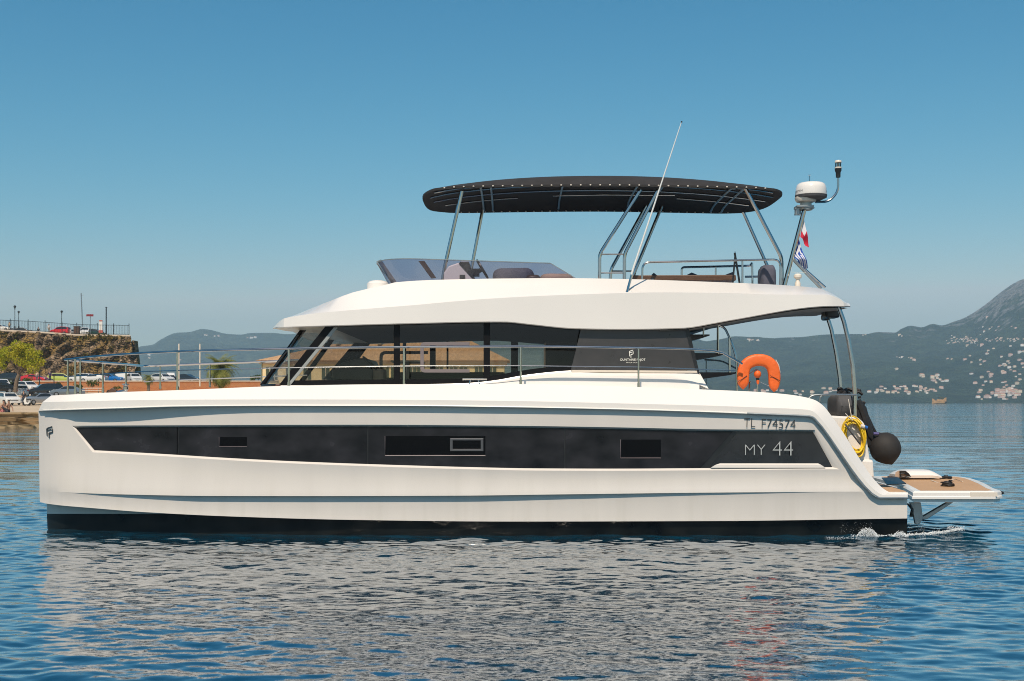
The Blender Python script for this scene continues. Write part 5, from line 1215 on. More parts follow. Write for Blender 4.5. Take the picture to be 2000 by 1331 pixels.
# scrub growing on the bastion: leaf clumps
def leaf_cloud(b, c, rx, ry, rz, n, size, rnd, flat=.7):
    for k in range(n):
        while True:
            x, y, z = rnd.uniform(-1,1), rnd.uniform(-1,1), rnd.uniform(-1,1)
            d = x*x+y*y+z*z
            if d < 1 and rnd.random() < .35 + .65*d: break
        p = Vector((c[0]+x*rx, c[1]+y*ry, c[2]+z*rz)); s = size*rnd.uniform(.6, 1.4)
        a = Vector((rnd.gauss(0,1), rnd.gauss(0,1), rnd.gauss(0,1)*flat)).normalized(); u = a.orthogonal().normalized(); v = a.cross(u)
        q_ = rnd.uniform(0, 6.28); u, v = u*math.cos(q_)+v*math.sin(q_), v*math.cos(q_)-u*math.sin(q_)
        b.add([p - u*s, p - v*s*.55, p + u*s, p + v*s*.55], [(0,1,2,3)])
def leaf_mat(name, c, c2, sc=.6):
    m = mat(name, c, .7, col2=c2, scale=sc, spec=.2); t = m.node_tree; b = t.nodes['Principled BSDF']
    tr = t.nodes.new('ShaderNodeBsdfTranslucent'); mx = t.nodes.new('ShaderNodeMixShader'); mx.inputs[0].default_value = .3
    src = b.inputs['Base Color'].links[0].from_socket; t.links.new(src, tr.inputs[0]); t.links.new(b.outputs[0], mx.inputs[1]); t.links.new(tr.outputs[0], mx.inputs[2])
    t.links.new(mx.outputs[0], t.nodes['Material Output'].inputs[0]); return m
M['leaf_lime'] = leaf_mat('lime_leaves', (.22,.27,.015), (.55,.47,.03), .8)
M['leaf_green'] = leaf_mat('green_leaves', (.045,.075,.018), (.11,.14,.03), 1.2)
M['leaf_scrub'] = leaf_mat('dry_scrub', (.075,.075,.018), (.20,.145,.03), .8)
M['leaf_palm'] = leaf_mat('palm_leaves', (.14,.18,.04), (.34,.33,.09), 1.5)
M['bark'] = mat('bark', (.16,.12,.085), .95, var=.3, scale=4, bump=.5)
rnd = random.Random(31); g = MB()
for k in range(95):
    u, v = rnd.random(), rnd.random()**.8
    if rnd.random() < .35: v *= .12
    p = fx_(u, v) - Vector((0, .5 + scree(u, v), 0)); leaf_cloud(g, p, rnd.uniform(.5,1.6), .5, rnd.uniform(.3,.9), 26, .22, rnd)
o = g.build('scrub', M['leaf_scrub'], fort, fix=False); o['kind'] = 'stuff'
# railing on the bastion
Yr = Yf - .05
fn = empty('iron_railing', fx_(.5, 0) + Vector((0, 0, .12))); tag(fn, 'thin black iron railing along the top of the stone bastion', 'railing')
ftopr = lambda px: P(px, ftop(px), Yr) 
g = MB(); 
for dz in (1.95, .25): g.tube([ftopr(x) + Vector((0, 0, dz)) for x in np.linspace(-250, 252, 40)], .045, 4)
g.build('rail', M['black'], fn)
g = MB(); x = -250.0
while x < 252:
    p = ftopr(x); g.box(p + Vector((0, 0, 1.1)), (.03, .03, 1.75)); x += 3.1
g.build('bars', M['black'], fn)
for x in (-80, -25, 20, 55, 88, 121, 150, 190, 222, 252):
    g = MB(); p = ftopr(x); g.box(p + Vector((0, 0, 1.15)), (.10, .10, 2.3)); g.build('railing_post', M['black'], fn)
# ---- lamps, poles and signs
def lamp(px, ytop, ybot, Y, label, group='black street lamps'):
    t_, b_ = P(px, ytop, Y), P(px, ybot, Y); h = (t_-b_).length
    o = empty('street_lamp', b_); tag(o, label, 'street lamp', group)
    g = MB(); g.lathe([(.14,0),(.14,.5),(.07,.6),(.055,h*.8),(.10,h*.81),(.03,h*.84)], b_, 8); g.build('post', M['black'], o)
    g = MB(); k = h*.16; g.lathe([(.08,h-k),(.26,h-k*.35)], b_, 6); g.build('lantern', M['lampglass'], o)
    g = MB(); g.lathe([(.30,h-k*.36),(.16,h-k*.12),(.05,h-k*.06),(.05,h),(0,h)], b_, 6); g.lathe([(0,h-k*1.02),(.09,h-k*1.0)], b_, 6); g.build('lamp_cap', M['black'], o)
M['lampglass'] = mat('smoky_lamp_glass', (.05,.065,.055), .3)
lamp(29, 596.5, 643, Yf+3, 'tall black street lamp, taller of the pair at the left end of the bastion')
lamp(36.5, 607.5, 643, Yf+9, 'black street lamp, shorter of the pair at the left end of the bastion')
lamp(120.5, 606.5, 645, Yf+5, 'black street lamp standing behind the red van on the bastion')
lamp(77, 722, 757, 168, 'black lamp post in front of the red car by the brick wall')
lamp(105.5, 730, 766, 166, 'black lamp post in front of the lime green car')
def pole(name, pts, r, m, label, cat, arm=None, Y=None):
    o = empty(name, pts[0]); tag(o, label, cat); g = MB(); g.tube(pts, r, 6); g.build('post', m, o)
    if arm: g = MB(); g.tube(arm, .04, 5); g.build('crossarm', m, o)
    return o
pole('utility_pole', [P(161.5,644,Yf+6), P(158.5,573,Yf+6)], .10, M['dull_steel'], 'tall thin leaning grey pole with small crossarm on the bastion', 'pole', [P(156,576.5,Yf+6), P(163,577,Yf+6)])
pole('utility_pole', [P(207.5,655,Yf+1), P(207.5,600,Yf+1)], .11, M['black'], 'dark straight pole beside the white sign near the bastion corner', 'pole', [P(205,600.5,Yf+1), P(210,600.5,Yf+1)])
s1 = pole('road_sign', [P(176.5,653,Yf+1.5), P(176.5,614,Yf+1.5)], .06, M['dull_steel'], 'red rectangular sign on a thin post above the bastion', 'sign')
g = MB(); g.box(P(175.5,616.3,Yf+1.3), (1.35, .08, .40)); g.build('sign_plate', mat('maroon_sign', (.22,.012,.018), .6), s1)
s2 = empty('information_board', P(197,655,Yf+1.8)); tag(s2, 'narrow white upright sign with red top and base on the bastion', 'sign')
g = MB(); g.box(P(197,636.5,Yf+1.8), (.62,.15,1.7)); g.build('board', mat('white_board', (.75,.72,.66), .6), s2)
g = MB(); g.box(P(197,627,Yf+1.78), (.6,.17,.22)); g.box(P(197,648,Yf+1.78), (.78,.3,.5)); g.build('red_panel', mat('coral_panel', (.50,.12,.08), .6), s2)
kb = empty('kiosk', P(150,655,Yf+2)); tag(kb, 'small brown wooden kiosk between red van and white van on the bastion', 'kiosk')
g = MB(); g.box(P(150.5,646.5,Yf+2), (1.05,.9,1.65)); g.build('cabinet', M['wood'], kb)
g = MB(); g.box(P(150.5,638,Yf+2), (1.15,1.0,.08)); g.build('roof', M['bark'], kb)
for px, y0, y1 in ((349.5,672,757),(390.5,672,755)):
    o = pole('flagpole', [P(px,y1,141), P(px,y0,141)], .075, M['cream'], 'slim pale bare flagpole on the quay nearest the palm tree' if px > 370 else 'slim pale bare flagpole beside a guardrail post of the yacht', 'flagpole')
# ================================================================ CARS
M['carglass'] = mat('car_glass', (.02,.026,.03), .08); M['tyre'] = mat('tyre_rubber', (.012,.012,.012), .8); M['alloy'] = mat('alloy_rim', (.35,.35,.36), .35, .6)
M['headlamp'] = mat('headlamp', (.75,.75,.72), .2); M['taillamp'] = mat('taillamp', (.35,.01,.01), .3); M['plate'] = mat('number_plate', (.72,.72,.70), .5); M['carblack'] = mat('car_trim', (.02,.02,.02), .5)
paints = {}
def paint(n, c, metal=.0):
    if n not in paints: paints[n] = mat(n + '_car_paint', c, .25, metal, coat=.6)
    return paints[n]
PROF = {  # x, belt z, roof z along a 4.2 m car facing +x
 'hatch': [(-2.05,.85,.86),(-1.98,1.02,1.05),(-1.75,1.0,1.36),(-1.2,.97,1.47),(-.2,.95,1.48),(.45,.93,1.38),(1.1,.92,.97),(1.75,.82,.85),(2.02,.66,.68),(2.08,.5,.52)],
 'sedan': [(-2.25,.80,.82),(-2.2,.98,1.0),(-1.6,.99,1.03),(-1.0,.96,1.36),(-.35,.95,1.43),(.3,.93,1.38),(1.05,.92,.96),(1.8,.82,.85),(2.15,.66,.68),(2.2,.5,.52)],
 'wagon': [(-2.3,.85,.86),(-2.22,1.0,1.1),(-2.0,1.0,1.42),(-1.2,.97,1.50),(-.2,.96,1.50),(.5,.94,1.40),(1.15,.93,.98),(1.8,.84,.87),(2.15,.68,.70),(2.2,.5,.52)],
 'van': [(-2.3,.95,.97),(-2.28,1.05,1.75),(-1.9,1.05,1.90),(-.6,1.05,1.92),(.6,1.02,1.88),(1.2,1.0,1.45),(1.7,.98,1.05),(2.1,.85,.87),(2.25,.6,.62),(2.28,.5,.52)],
 'suv': [(-2.2,.95,.97),(-2.15,1.08,1.2),(-1.95,1.08,1.55),(-1.2,1.05,1.68),(-.2,1.03,1.68),(.5,1.02,1.56),(1.1,1.0,1.06),(1.75,.92,.96),(2.1,.75,.78),(2.15,.55,.57)],
 'coupe': [(-2.1,.78,.8),(-2.0,.92,.94),(-1.5,.92,1.05),(-.8,.88,1.22),(-.2,.86,1.26),(.3,.85,1.18),(.9,.84,.88),(1.7,.75,.78),(2.05,.6,.62),(2.12,.45,.47)]}
def car(px, py, Y, kind, rz, pt, label, sc=1.0, z=None):
    o = empty('parked_car'); pr = PROF[kind]; b = MB(); hw, rw = .86, .66
    rows = []
    for x, zb2, zr in pr:
        k = 1 - .10*max(0, abs(x)-1.5)/.6; gap = min(1, (zr-zb2)/.4); wr = hw - (hw-rw)*gap
        rows.append([Vector((x, s*w_*k, zz)) for s, w_, zz in ((-1,hw*.93,.24),(-1,hw,.5),(-1,hw*.97,zb2),(-1,wr*.97,zr),(1,wr*.97,zr),(1,hw*.97,zb2),(1,hw,.5),(1,hw*.93,.24))])
    b.grid(rows, close=True); b.poly(rows[0]); b.poly(rows[-1]); b.build('body', pt, o, smooth=True, angle=38)
    # side glass, front and rear screens
    inner = [r for r, p in zip(rows, pr) if p[2]-p[1] > .22]
    i0_ = rows.index(inner[0]); i1_ = rows.index(inner[-1])
    for s, (lo, hi) in ((-1, (2, 3)), (1, (5, 4))):
        g = MB(); up = []; dn_ = []
        for r in inner:
            a, c2 = r[lo], r[hi]; up.append(a.lerp(c2, .88) + Vector((0, s*.012, 0))); dn_.append(a.lerp(c2, .12) + Vector((0, s*.012, 0)))
        fr0 = rows[min(i1_+1, len(rows)-1)][lo]; 
        up2 = [up[0].lerp(up[1], .15)] + up[1:]; dn2 = dn_ + []
        if kind == 'van': up2, dn2 = up2[-2:], dn2[-2:]
        g.grid([up2, dn2]); 
        if i1_+1 < len(rows): g.poly([up2[-1], dn2[-1], fr0.lerp(dn2[-1], .18) + Vector((0, s*.01, .03))])
        g.build('side_window', M['carglass'], o)
    def screen(ra, rb2, f0, f1, nm, off):
        g = MB(); A_, B_ = ra, rb2
        q = lambda r, t: r[3].lerp(r[4], t)
        n1 = Vector((off, 0, .012))
        l0, l1 = A_[3].lerp(B_[3], f0), A_[3].lerp(B_[3], f1); r0_, r1_ = A_[4].lerp(B_[4], f0), A_[4].lerp(B_[4], f1)
        g.poly([l0.lerp(r0_, .07)+n1, l0.lerp(r0_, .93)+n1, l1.lerp(r1_, .93)+n1, l1.lerp(r1_, .07)+n1]); g.build(nm, M['carglass'], o)
    screen(rows[i1_], rows[i1_+1], .06, .92, 'windscreen', .012)
    if i0_ > 0: screen(rows[i0_], rows[i0_-1], .06, .85, 'rear_window', -.014)
    for x in (-1.32, 1.32):
        for s in (-1, 1):
            g = MB(); ry = Matrix.Rotation(R(90), 3, 'X'); g.lathe([(0,-.1),(.26,-.1),(.31,-.06),(.31,.06),(.26,.1),(0,.1)], (x, s*.78, .31), 14, ry); wh = g.build('wheel', M['tyre'], o)
            g = MB(); g.lathe([(0,-.105 if s > 0 else .105),(.19,-.105 if s > 0 else .105)], (x, s*.785, .31), 10, ry); g.build('rim', M['alloy'], wh)
    fx2, rx2 = pr[-1][0], pr[0][0]
    for s in (-1, 1):
        g = MB(); g.box((fx2-.06, s*.58, .66), (.14, .34, .14)); g.build('headlight', M['headlamp'], o)
        g = MB(); g.box((rx2+.04, s*.66, .84), (.12, .22, .2)); g.build('tail_light', M['taillamp'], o)
    g = MB(); g.box((fx2+.0, 0, .42), (.05, .5, .11)); g.build('number_plate', M['plate'], o); g = MB(); g.box((rx2-.0, 0, .62), (.05, .5, .11)); g.build('number_plate', M['plate'], o)
    g = MB(); g.box((fx2+.0, 0, .58), (.05, .9, .09)); g.build('grille', M['carblack'], o)
    p = P(px, py, Y)
    if z is not None: p.z = z
    o.location = p; o.rotation_euler = (0, 0, R(rz)); o.scale = (sc,)*3
    return tag(o, label, 'car', 'parked cars')
Wt, Sv, Dk, Rd, Lm, Bl, Tl = paint('white', (.72,.70,.66)), paint('silver', (.38,.38,.39), .5), paint('black', (.016,.017,.02)), paint('red', (.55,.015,.02)), paint('lime', (.50,.56,.10)), paint('blue', (.01,.14,.42)), paint('grey_blue', (.16,.20,.24), .3)
car(17, 791.5, 143, 'hatch', -52, Wt, 'white hatchback facing the water at the left edge of the quay')
car(78, 791, 146, 'sedan', 232, Sv, 'silver saloon with its tail to the water by the yacht bow')
car(-4, 768, 158, 'sedan', -150, Dk, 'dark car cut off by the left edge behind the white hatchback')
car(4, 762, 164, 'hatch', -60, Wt, 'white car half hidden behind the dark car at the left edge')
car(40, 776, 157, 'wagon', 118, Sv, 'silver estate car seen from behind, second row of the quay')
car(54, 766, 166, 'hatch', -38, Wt, 'white car with its dark windscreen just behind the silver estate')
car(88, 774, 160, 'suv', -148, Dk, 'black car parked right of the silver estate')
car(131, 775, 160, 'sedan', -160, Tl, 'grey blue saloon low behind the first bow rail posts')
car(13, 749, 196, 'suv', 170, Dk, 'dark car in the shade under the lime green tree')
zr = 4.96
car(69, 747, 192, 'coupe', -12, Rd, 'red sports car above the brick wall beside the tree', z=zr)
car(121, 746, 196, 'hatch', 8, Lm, 'small lime green car above the brick wall', z=zr, sc=1.05)
car(159, 746, 193, 'hatch', 165, Wt, 'white hatchback above the wall next to the lime green car', z=zr)
car(183, 746, 190, 'coupe', 176, Wt, 'white low car half hidden by the bright blue car', z=zr)
car(214, 746, 193, 'sedan', -8, Bl, 'bright blue car above the brick wall', z=zr)
car(262, 746, 194, 'wagon', -60, Wt, 'white car facing out above the wall just left of the small palm', z=zr)
car(318, 746, 196, 'wagon', -40, Wt, 'white car above the wall just right of the small palm', z=zr)
car(333, 746, 199, 'van', -70, Wt, 'white van above the wall beside the dark car and flagpole', z=zr, sc=.9)
car(366, 746, 196, 'sedan', -15, Dk, 'dark saloon above the wall left of the big palm', z=zr)
car(252, 742, 206, 'van', 0, Wt, 'white high roofed van behind the row of cars above the wall', z=zr, sc=.95)
zt5 = lambda x: P(x, ftop(x), Yf).z + .06
car(3, 0, Yf+4, 'coupe', -8, Wt, 'white car at the far left on top of the bastion', z=zt5(3))
car(45, 0, Yf+13, 'sedan', 5, Dk, 'dark car behind the two lamps on top of the bastion', z=zt5(45))
car(118, 0, Yf+3.5, 'suv', 172, Rd, 'red van with dark rear windows on top of the bastion', z=zt5(118), sc=.86)
car(141, 0, Yf+5, 'hatch', 80, Wt, 'white car half hidden by the brown kiosk on the bastion', z=zt5(141), sc=.8)
car(166, 0, Yf+4, 'suv', -75, Wt, 'white off roader behind the railing below the red sign', z=zt5(166))
car(186, 0, Yf+6, 'hatch', 0, paint('dark_green', (.015,.05,.035)), 'dark green car next to the white sign on the bastion', z=zt5(186))
# scooter
sc_ = empty('scooter', P(51, 793, 140)); tag(sc_, 'small white scooter parked between white hatchback and silver saloon', 'scooter')
g = MB(); g.prism([P(46,783,140), P(49,777,140), P(51,777,140), P(51,786,140), P(55,787,140), P(57,781,140), P(58,786,140), P(55,790,140), P(48,790,140)], (0,.35,0)); g.build('fairing', Wt, sc_)
for x in (48.5, 56):
    g = MB(); g.lathe([(0,-.06),(.2,-.06),(.26,0),(.2,.06),(0,.06)], P(x, 789, 140.17), 12, Matrix.Rotation(R(90), 3, 'X')); g.build('wheel', M['tyre'], sc_)
g = MB(); g.tube([P(47,775.5,140.1), P(51,775.5,140.1)], .04, 5); g.build('handlebar', M['black'], sc_); g = MB(); g.box(P(56,780.5,140.17), (.5,.3,.12)); g.build('seat', M['black'], sc_)
# ================================================================ PEOPLE (far away)
M['skin'] = mat('skin', (.42,.22,.14), .6); M['hair'] = mat('dark_hair', (.03,.02,.015), .7)
def person(c, pose, label, top, bottom, rz=0.0):
    o = empty('person', c, rz); tag(o, label, 'person')
    if pose == 'stand':
        J = dict(pel=(0,0,.93), ch=(0,.0,1.28), nk=(0,0,1.47), hd=(0,-.01,1.56), tp=(0,-.01,1.72), ls=(-.18,0,1.40), le=(-.24,.02,1.13), lh=(-.23,-.08,.90), rs=(.18,0,1.40), re=(.25,.02,1.13), rh=(.22,-.10,.90), lp=(-.09,0,.90), lk=(-.11,-.02,.50), la=(-.11,.03,.08), lf=(-.12,-.15,.04), rp=(.09,0,.90), rk=(.12,-.03,.50), ra=(.13,.03,.08), rf=(.14,-.15,.04))
    else:   # sitting on the ground, knees up, leaning on one arm
        J = dict(pel=(0,0,.11), ch=(.08,.02,.45), nk=(.10,.0,.63), hd=(.09,-.02,.72), tp=(.08,-.02,.88), ls=(.05,-.18,.56), le=(-.10,-.24,.34), lh=(-.24,-.12,.42), rs=(.14,.17,.56), re=(.28,.20,.32), rh=(.34,.16,.05), lp=(-.02,-.09,.11), lk=(-.40,-.11,.44), la=(-.62,-.10,.07), lf=(-.78,-.10,.04), rp=(-.02,.09,.11), rk=(-.44,.09,.30), ra=(-.74,.09,.07), rf=(-.88,.09,.05))
    rad = dict(pel=.13, ch=.15, nk=.055, hd=.085, tp=.075, ls=.06, le=.043, lh=.035, rs=.06, re=.043, rh=.035, lp=.085, lk=.055, la=.04, lf=.035, rp=.085, rk=.055, ra=.04, rf=.035)
    E = [('pel','ch'),('ch','nk'),('nk','hd'),('hd','tp'),('ch','ls'),('ls','le'),('le','lh'),('ch','rs'),('rs','re'),('re','rh'),('pel','lp'),('lp','lk'),('lk','la'),('la','lf'),('pel','rp'),('rp','rk'),('rk','ra'),('ra','rf')]
    def skin(name, keys, m, grow, parent):
        ks = [k for k in J if k in keys]; me = bpy.data.meshes.new(name); me.from_pydata([J[k] for k in ks], [(ks.index(a), ks.index(b)) for a, b in E if a in ks and b in ks], []); me.materials.append(m)
        ob = bpy.data.objects.new(name, me); COL.objects.link(ob); ob.parent = parent
        ob.modifiers.new('skin', 'SKIN'); 
        for v, k in zip(me.skin_vertices[0].data, ks): v.radius = (rad[k]+grow,)*2; v.use_root = (k == ks[0])
        s_ = ob.modifiers.new('sub', 'SUBSURF'); s_.levels = s_.render_levels = 1; return ob
    skin('body', set(J), M['skin'], 0, o)
    skin('trousers', {'pel','lp','lk','rp','rk'} | ({'la','ra'} if pose == 'stand' else set()), bottom, .018, o)
    if top: skin('shirt', {'pel','ch','ls','le','rs','re'}, top, .02, o)
    g = MB(); h = Vector(J['tp']); g.lathe([(0,.045),(.06,.03),(.088,-.03),(.085,-.08)], h + Vector((0,.015,0)), 10); ob = g.build('hair', M['hair'], None, smooth=True); ob.parent = o
    return o
shirt = lambda n, c: mat(n, c, .85)
p = P(15, 811, 92); p.z = zq(92)+.02
person(p, 'sit', 'sunbather with dark hair sitting upright on the edge of the quay', None, shirt('dark_shorts', (.03,.03,.04)))
p = P(5, 811, 93.5); p.z = zq(93.5)+.02
person(p, 'sit', 'second sunbather with bent knees at the far left of the quay edge', None, shirt('pink_shorts', (.4,.15,.15)))
p = P(46.5, 793, 141); person(p, 'stand', 'person in dark clothes standing beside the white scooter', shirt('black_shirt', (.02,.02,.025)), shirt('dark_jeans', (.02,.03,.05)))
p = P(72, 0, 188); p.z = zr; person(p, 'stand', 'person in a pale top standing behind the red car above the wall', shirt('peach_shirt', (.55,.35,.25)), shirt('grey_trousers', (.15,.15,.16)))
p = P(60, 0, 197); p.z = zr; person(p, 'stand', 'person in a red top standing left of the red car above the wall', shirt('red_shirt', (.45,.10,.08)), shirt('black_trousers', (.02,.02,.02)))
p = P(97.5, 0, 188); p.z = zr; person(p, 'stand', 'person in navy clothes standing between red car and lime green car', shirt('navy_shirt', (.03,.025,.07)), shirt('navy_trousers', (.02,.02,.04)))
p = P(95.5, 0, Yf+2); p.z = zt5(95.5); person(p, 'stand', 'person in a white shirt behind the bastion railing left of the red van', shirt('white_shirt', (.6,.58,.56)), shirt('beige_trousers', (.3,.24,.18)))
p = P(75, 0, Yf+1.5); p.z = zt5(75)-.75; person(p, 'stand', 'dark clothed person low behind the railing in the middle of the bastion', shirt('dark_shirt', (.025,.035,.03)), shirt('dark_trousers', (.02,.02,.02)))
p = P(18.5, 0, Yf+1.5); p.z = zt5(18); person(p, 'stand', 'person in beige leaning by the white car at the left end of the bastion', shirt('beige_shirt', (.45,.36,.24)), shirt('olive_trousers', (.08,.07,.04)))
# ================================================================ TREES, BUSHES, PALMS
tree = empty('lime_tree', (P(33,0,152).x, 152, 2.0)); tag(tree, 'leafy yellow green tree on the quay in front of the bastion', 'tree')
g = MB(); tb_ = P(29, 757, 152); 
g.tube([tb_ + Vector((0,0,-.6)), P(33,742,152), P(38,728,152)], [.32,.24,.2], 8)
rnd = random.Random(77); clumps = []
for k in range(34):
    a = rnd.uniform(0, 6.28); rr = rnd.uniform(.25, 1)
    px = 34 + 44*rr*math.cos(a); py = 697 + 27*rr*math.sin(a)
    if px > 50: py += 6
    Yk = 152 + rnd.uniform(-2, 2); c = P(px, py, Yk); clumps.append(c)
for c in clumps[:14]: s_ = P(36,732,152); g.tube([s_, s_.lerp(c, .5) + Vector((0,0,.3)), c], [.11,.07,.03], 5)
g.build('trunk', M['bark'], tree, smooth=True)
g = MB()
for c in clumps: leaf_cloud(g, c, rnd.uniform(.55,1.0), .8, rnd.uniform(.4,.75), 150, .12, rnd)
g.build('crown', M['leaf_lime'], tree, fix=False)
def bush(px, py, Y, w_, h_, label, m='leaf_green', n=260, name='bush', s=.11):
    c = P(px, py, Y); o = empty(name, c); tag(o, label, 'bush'); rr = random.Random(int(px*7+py))
    g = MB(); ww, hh = w_*Y/F/2, h_*Y/F
    for k in range(7): leaf_cloud(g, c + Vector((rr.uniform(-.6,.6)*ww, rr.uniform(-.4,.4), hh*rr.uniform(.3,.7))), ww*.5, .5, hh*.33, n//7, s, rr)
    g.build('leaves', M[m], o, fix=False)
    g = MB(); g.tube([c + Vector((0,0,-.2)), c + Vector((0,0,hh*.5))], .05, 5); g.build('stem', M['bark'], o); return o
bush(54, 748, 184, 24, 13, 'rounded green bush in front of the red car', n=260)
bush(115, 762, 180, 13, 18, 'upright green shrub against the brick wall under the lime car', n=240)
bush(152, 763, 180, 20, 14, 'low green bush against the brick wall between bow rail posts')
bush(180, 757, 178, 26, 15, 'round green bush against the brick wall left of the blue car', n=340)
bush(229, 761, 176, 16, 7, 'small low bush beside the windlass', n=120)
bush(12, 760, 180, 40, 22, 'dark leafy bush in shade at the left edge under the tree', n=420)
for px, py, Yk, w_, h_, lb in ((497,744,186,16,12,'dark green bush left of the yellow building by the bow guardrail'),(505,741,190,14,9,'pointed green bush touching the corner of the yellow building')): bush(px, py, Yk, w_, h_, lb, n=200)
def palm(px, pbase, pcrown, Y, rad_px, nf, label, skirt=True):
    b_ = P(px, pbase, Y); c = P(px, pcrown, Y); o = empty('palm_tree', b_); tag(o, label, 'palm tree', 'palms'); rr = random.Random(int(px))
    g = MB(); g.tube([b_ + Vector((0,0,-1.5)), b_.lerp(c,.5), c], [.2,.18,.24], 8); g.build('trunk', M['bark'], o)
    g = MB(); L = rad_px*Y/F
    for k in range(nf):
        az = k*2.39996; el = R(rr.uniform(-55, 82)); l = L*rr.uniform(.75, 1.1)
        d = Vector((math.cos(az), math.sin(az), 0)); pts = []; p = c.copy(); e = el
        for s_ in range(9): pts.append(p.copy()); p = p + (d*math.cos(e) + Vector((0,0,math.sin(e))))*(l/8); e -= R(9 + 5*math.cos(el))
        side = Vector((-d.y, d.x, 0))
        for s_ in range(8):
            w_ = l*.27*(1-abs(s_-3)/6.5)
            for sg in (-1, 1):
                for h_ in (0, .5):
                    a, b2 = pts[s_].lerp(pts[s_+1], h_), pts[s_].lerp(pts[s_+1], h_+.28); tip = (a+b2)/2 + side*sg*w_ + (pts[s_+1]-pts[s_])*.9 + Vector((0,0,-w_*.35)); g.add([a, b2, tip], [(0,1,2)])
    g.build('fronds', M['leaf_palm'], o, fix=False)
palm(431, 757, 721, 140, 43, 130, 'large bushy palm tree between two flagpoles and the yellow building')
palm(290, 762, 739, 150, 17, 60, 'small palm with drooping dry fronds in front of the brick wall')
# benches / café barrier by the bow
bn = empty('bench', P(180,768,150)); tag(bn, 'pale metal bench near the bow rail posts of the yacht', 'bench')
g = MB(); g.box(P(181,758.5,150), (2.4,.3,.08)); g.build('backrest', M['cream'], bn); g = MB(); g.box(P(181,763,149.7), (2.4,.5,.07)); g.build('seat', M['cream'], bn)
for x in (170, 192): g = MB(); g.tube([P(x,768,150), P(x,758,150)], .05, 5); g.build('leg', M['dull_steel'], bn)
dp_ = empty('motorbike', P(219,766,150)); tag(dp_, 'dark motorbike shape just left of the windlass behind the bow', 'motorbike')
g = MB(); g.prism([P(210,766,150),P(214,761,150),P(219,757.5,150),P(223,760,150),P(228,765,150),P(227,768,150),P(211,768,150)], (0,.4,0)); g.build('body', M['wood'], dp_, bevel=.08)
for x in (213,226): g = MB(); g.lathe([(0,-.07),(.3,-.07),(.34,0),(.3,.07),(0,.07)], P(x,767,150.2), 12, Matrix.Rotation(R(90),3,'X')); g.build('wheel', M['tyre'], dp_)
# ================================================================ YELLOW BUILDING BEHIND THE YACHT
Yb2 = 160.0
bd = empty('harbour_building', (P(750,0,Yb2).x, Yb2, 2.3)); tag(bd, 'low cream building with clay tiled hip roof seen behind and through the yacht', 'building')
M['render'] = mat('cream_wall', (.72,.57,.33), .9, var=.08, scale=.4); M['tile'] = mat('clay_tiles', (.42,.25,.13), .9, var=.18, scale=1.2, stretch=(3,1,1)); M['shutter'] = mat('green_shutter', (.045,.06,.035), .7); M['eave'] = mat('eave_band', (.62,.42,.26), .8)
x0, x1 = P(512,0,Yb2).x, P(985,0,Yb2).x; ze = P(0,711,Yb2).z; D_ = 11.0
g = MB(); g.box(((x0+x1)/2, Yb2+D_/2, (ze+1.5)/2), (x1-x0, D_, ze-1.5)); g.build('wall', M['render'], bd)
g = MB(); g.box(((x0+x1)/2, Yb2+D_/2, ze+.2), (x1-x0+.7, D_+.7, .42)); g.build('cornice', M['eave'], bd)
g = MB(); e = .75; zr2 = P(0,667,Yb2+6).z; z0_ = ze+.42
g.add([(x0-e,Yb2-e,z0_),(x1+e,Yb2-e,z0_),(x1+e,Yb2+D_+e,z0_),(x0-e,Yb2+D_+e,z0_),(x0+10.5,Yb2+D_/2,zr2),(x1-4.5,Yb2+D_/2,zr2)], [(0,1,5,4),(1,2,5),(2,3,4,5),(3,0,4),(0,3,2,1)]); rfb = g.build('roof', M['tile'], bd)
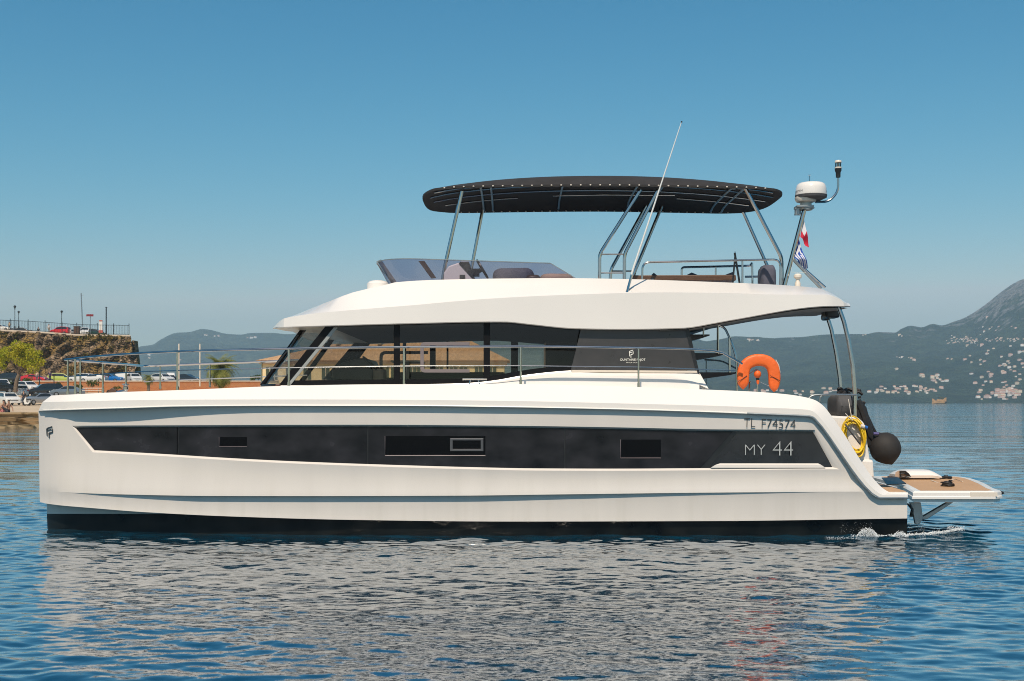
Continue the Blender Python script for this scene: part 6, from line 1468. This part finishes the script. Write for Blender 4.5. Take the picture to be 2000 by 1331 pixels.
for x in (660, 741, 880): g = MB(); c = P(x, 662, Yb2+4); g.box(c, (.55,.55,1.5)); g.box(c + Vector((0,0,.8)), (.75,.75,.15)); g.build('chimney', M['render'], rfb)
k = 0
for x in (527, 536, 566, 600, 636, 670, 706, 752, 771, 806, 822, 858, 886, 905, 935, 962):
    wd = 1.0 if x not in (536,) else .8
    g = MB(); g.box(P(x, 731, Yb2-.03), (wd, .08, 1.75)); ww_ = g.build('window', M['shutter'], bd); g = MB(); g.box(P(x, 731, Yb2-.08), (.07, .04, 1.75)); g.box(P(x, 743.2, Yb2-.1), (wd+.3,.2,.1)); g.build('frame', M['cope'], ww_)
# second building with a stone front behind, seen through the windscreen
b2 = empty('stone_house', (P(668,0,172).x, 172, 3)); tag(b2, 'tall old stone house with pale chimney behind the roof of the cream building', 'building')
g = MB(); xa, xb = P(630,0,172).x, P(702,0,172).x; zt6 = P(0,668,172).z; g.box(((xa+xb)/2, 177, (zt6+2)/2), (xb-xa, 9, zt6-2)); g.build('wall', stone_mat('golden_stone', (.36,.24,.12), (.50,.36,.20), (.30,.18,.09), 1.1), b2)
g = MB(); g.add([(xa-.5,172,zt6),(xb+.5,172,zt6),(xb+.5,182,zt6),(xa-.5,182,zt6),(xa+2,177,zt6+1.5),(xb-2,177,zt6+1.5)], [(0,1,5,4),(1,2,5),(2,3,4,5),(3,0,4)]); g.build('roof', M['tile'], b2)
# ================================================================ HAZE
hz_ = MB(); hz_.box((200, 3100, 208.5), (11000, 6600, 423)); hzo = hz_.build('haze', None, fix=True)
hm = bpy.data.materials.new('sea_haze'); hm.use_nodes = True; t = hm.node_tree; t.nodes.clear(); ou = t.nodes.new('ShaderNodeOutputMaterial'); pv = t.nodes.new('ShaderNodeVolumePrincipled')
pv.inputs['Color'].default_value = (.56,.82,1.0,1); pv.inputs['Density'].default_value = HAZE if 'HAZE' in globals() else .00018; pv.inputs['Anisotropy'].default_value = .0
t.links.new(pv.outputs[0], ou.inputs['Volume']); hzo.data.materials.clear(); hzo.data.materials.append(hm); tag(hzo, kind='stuff')
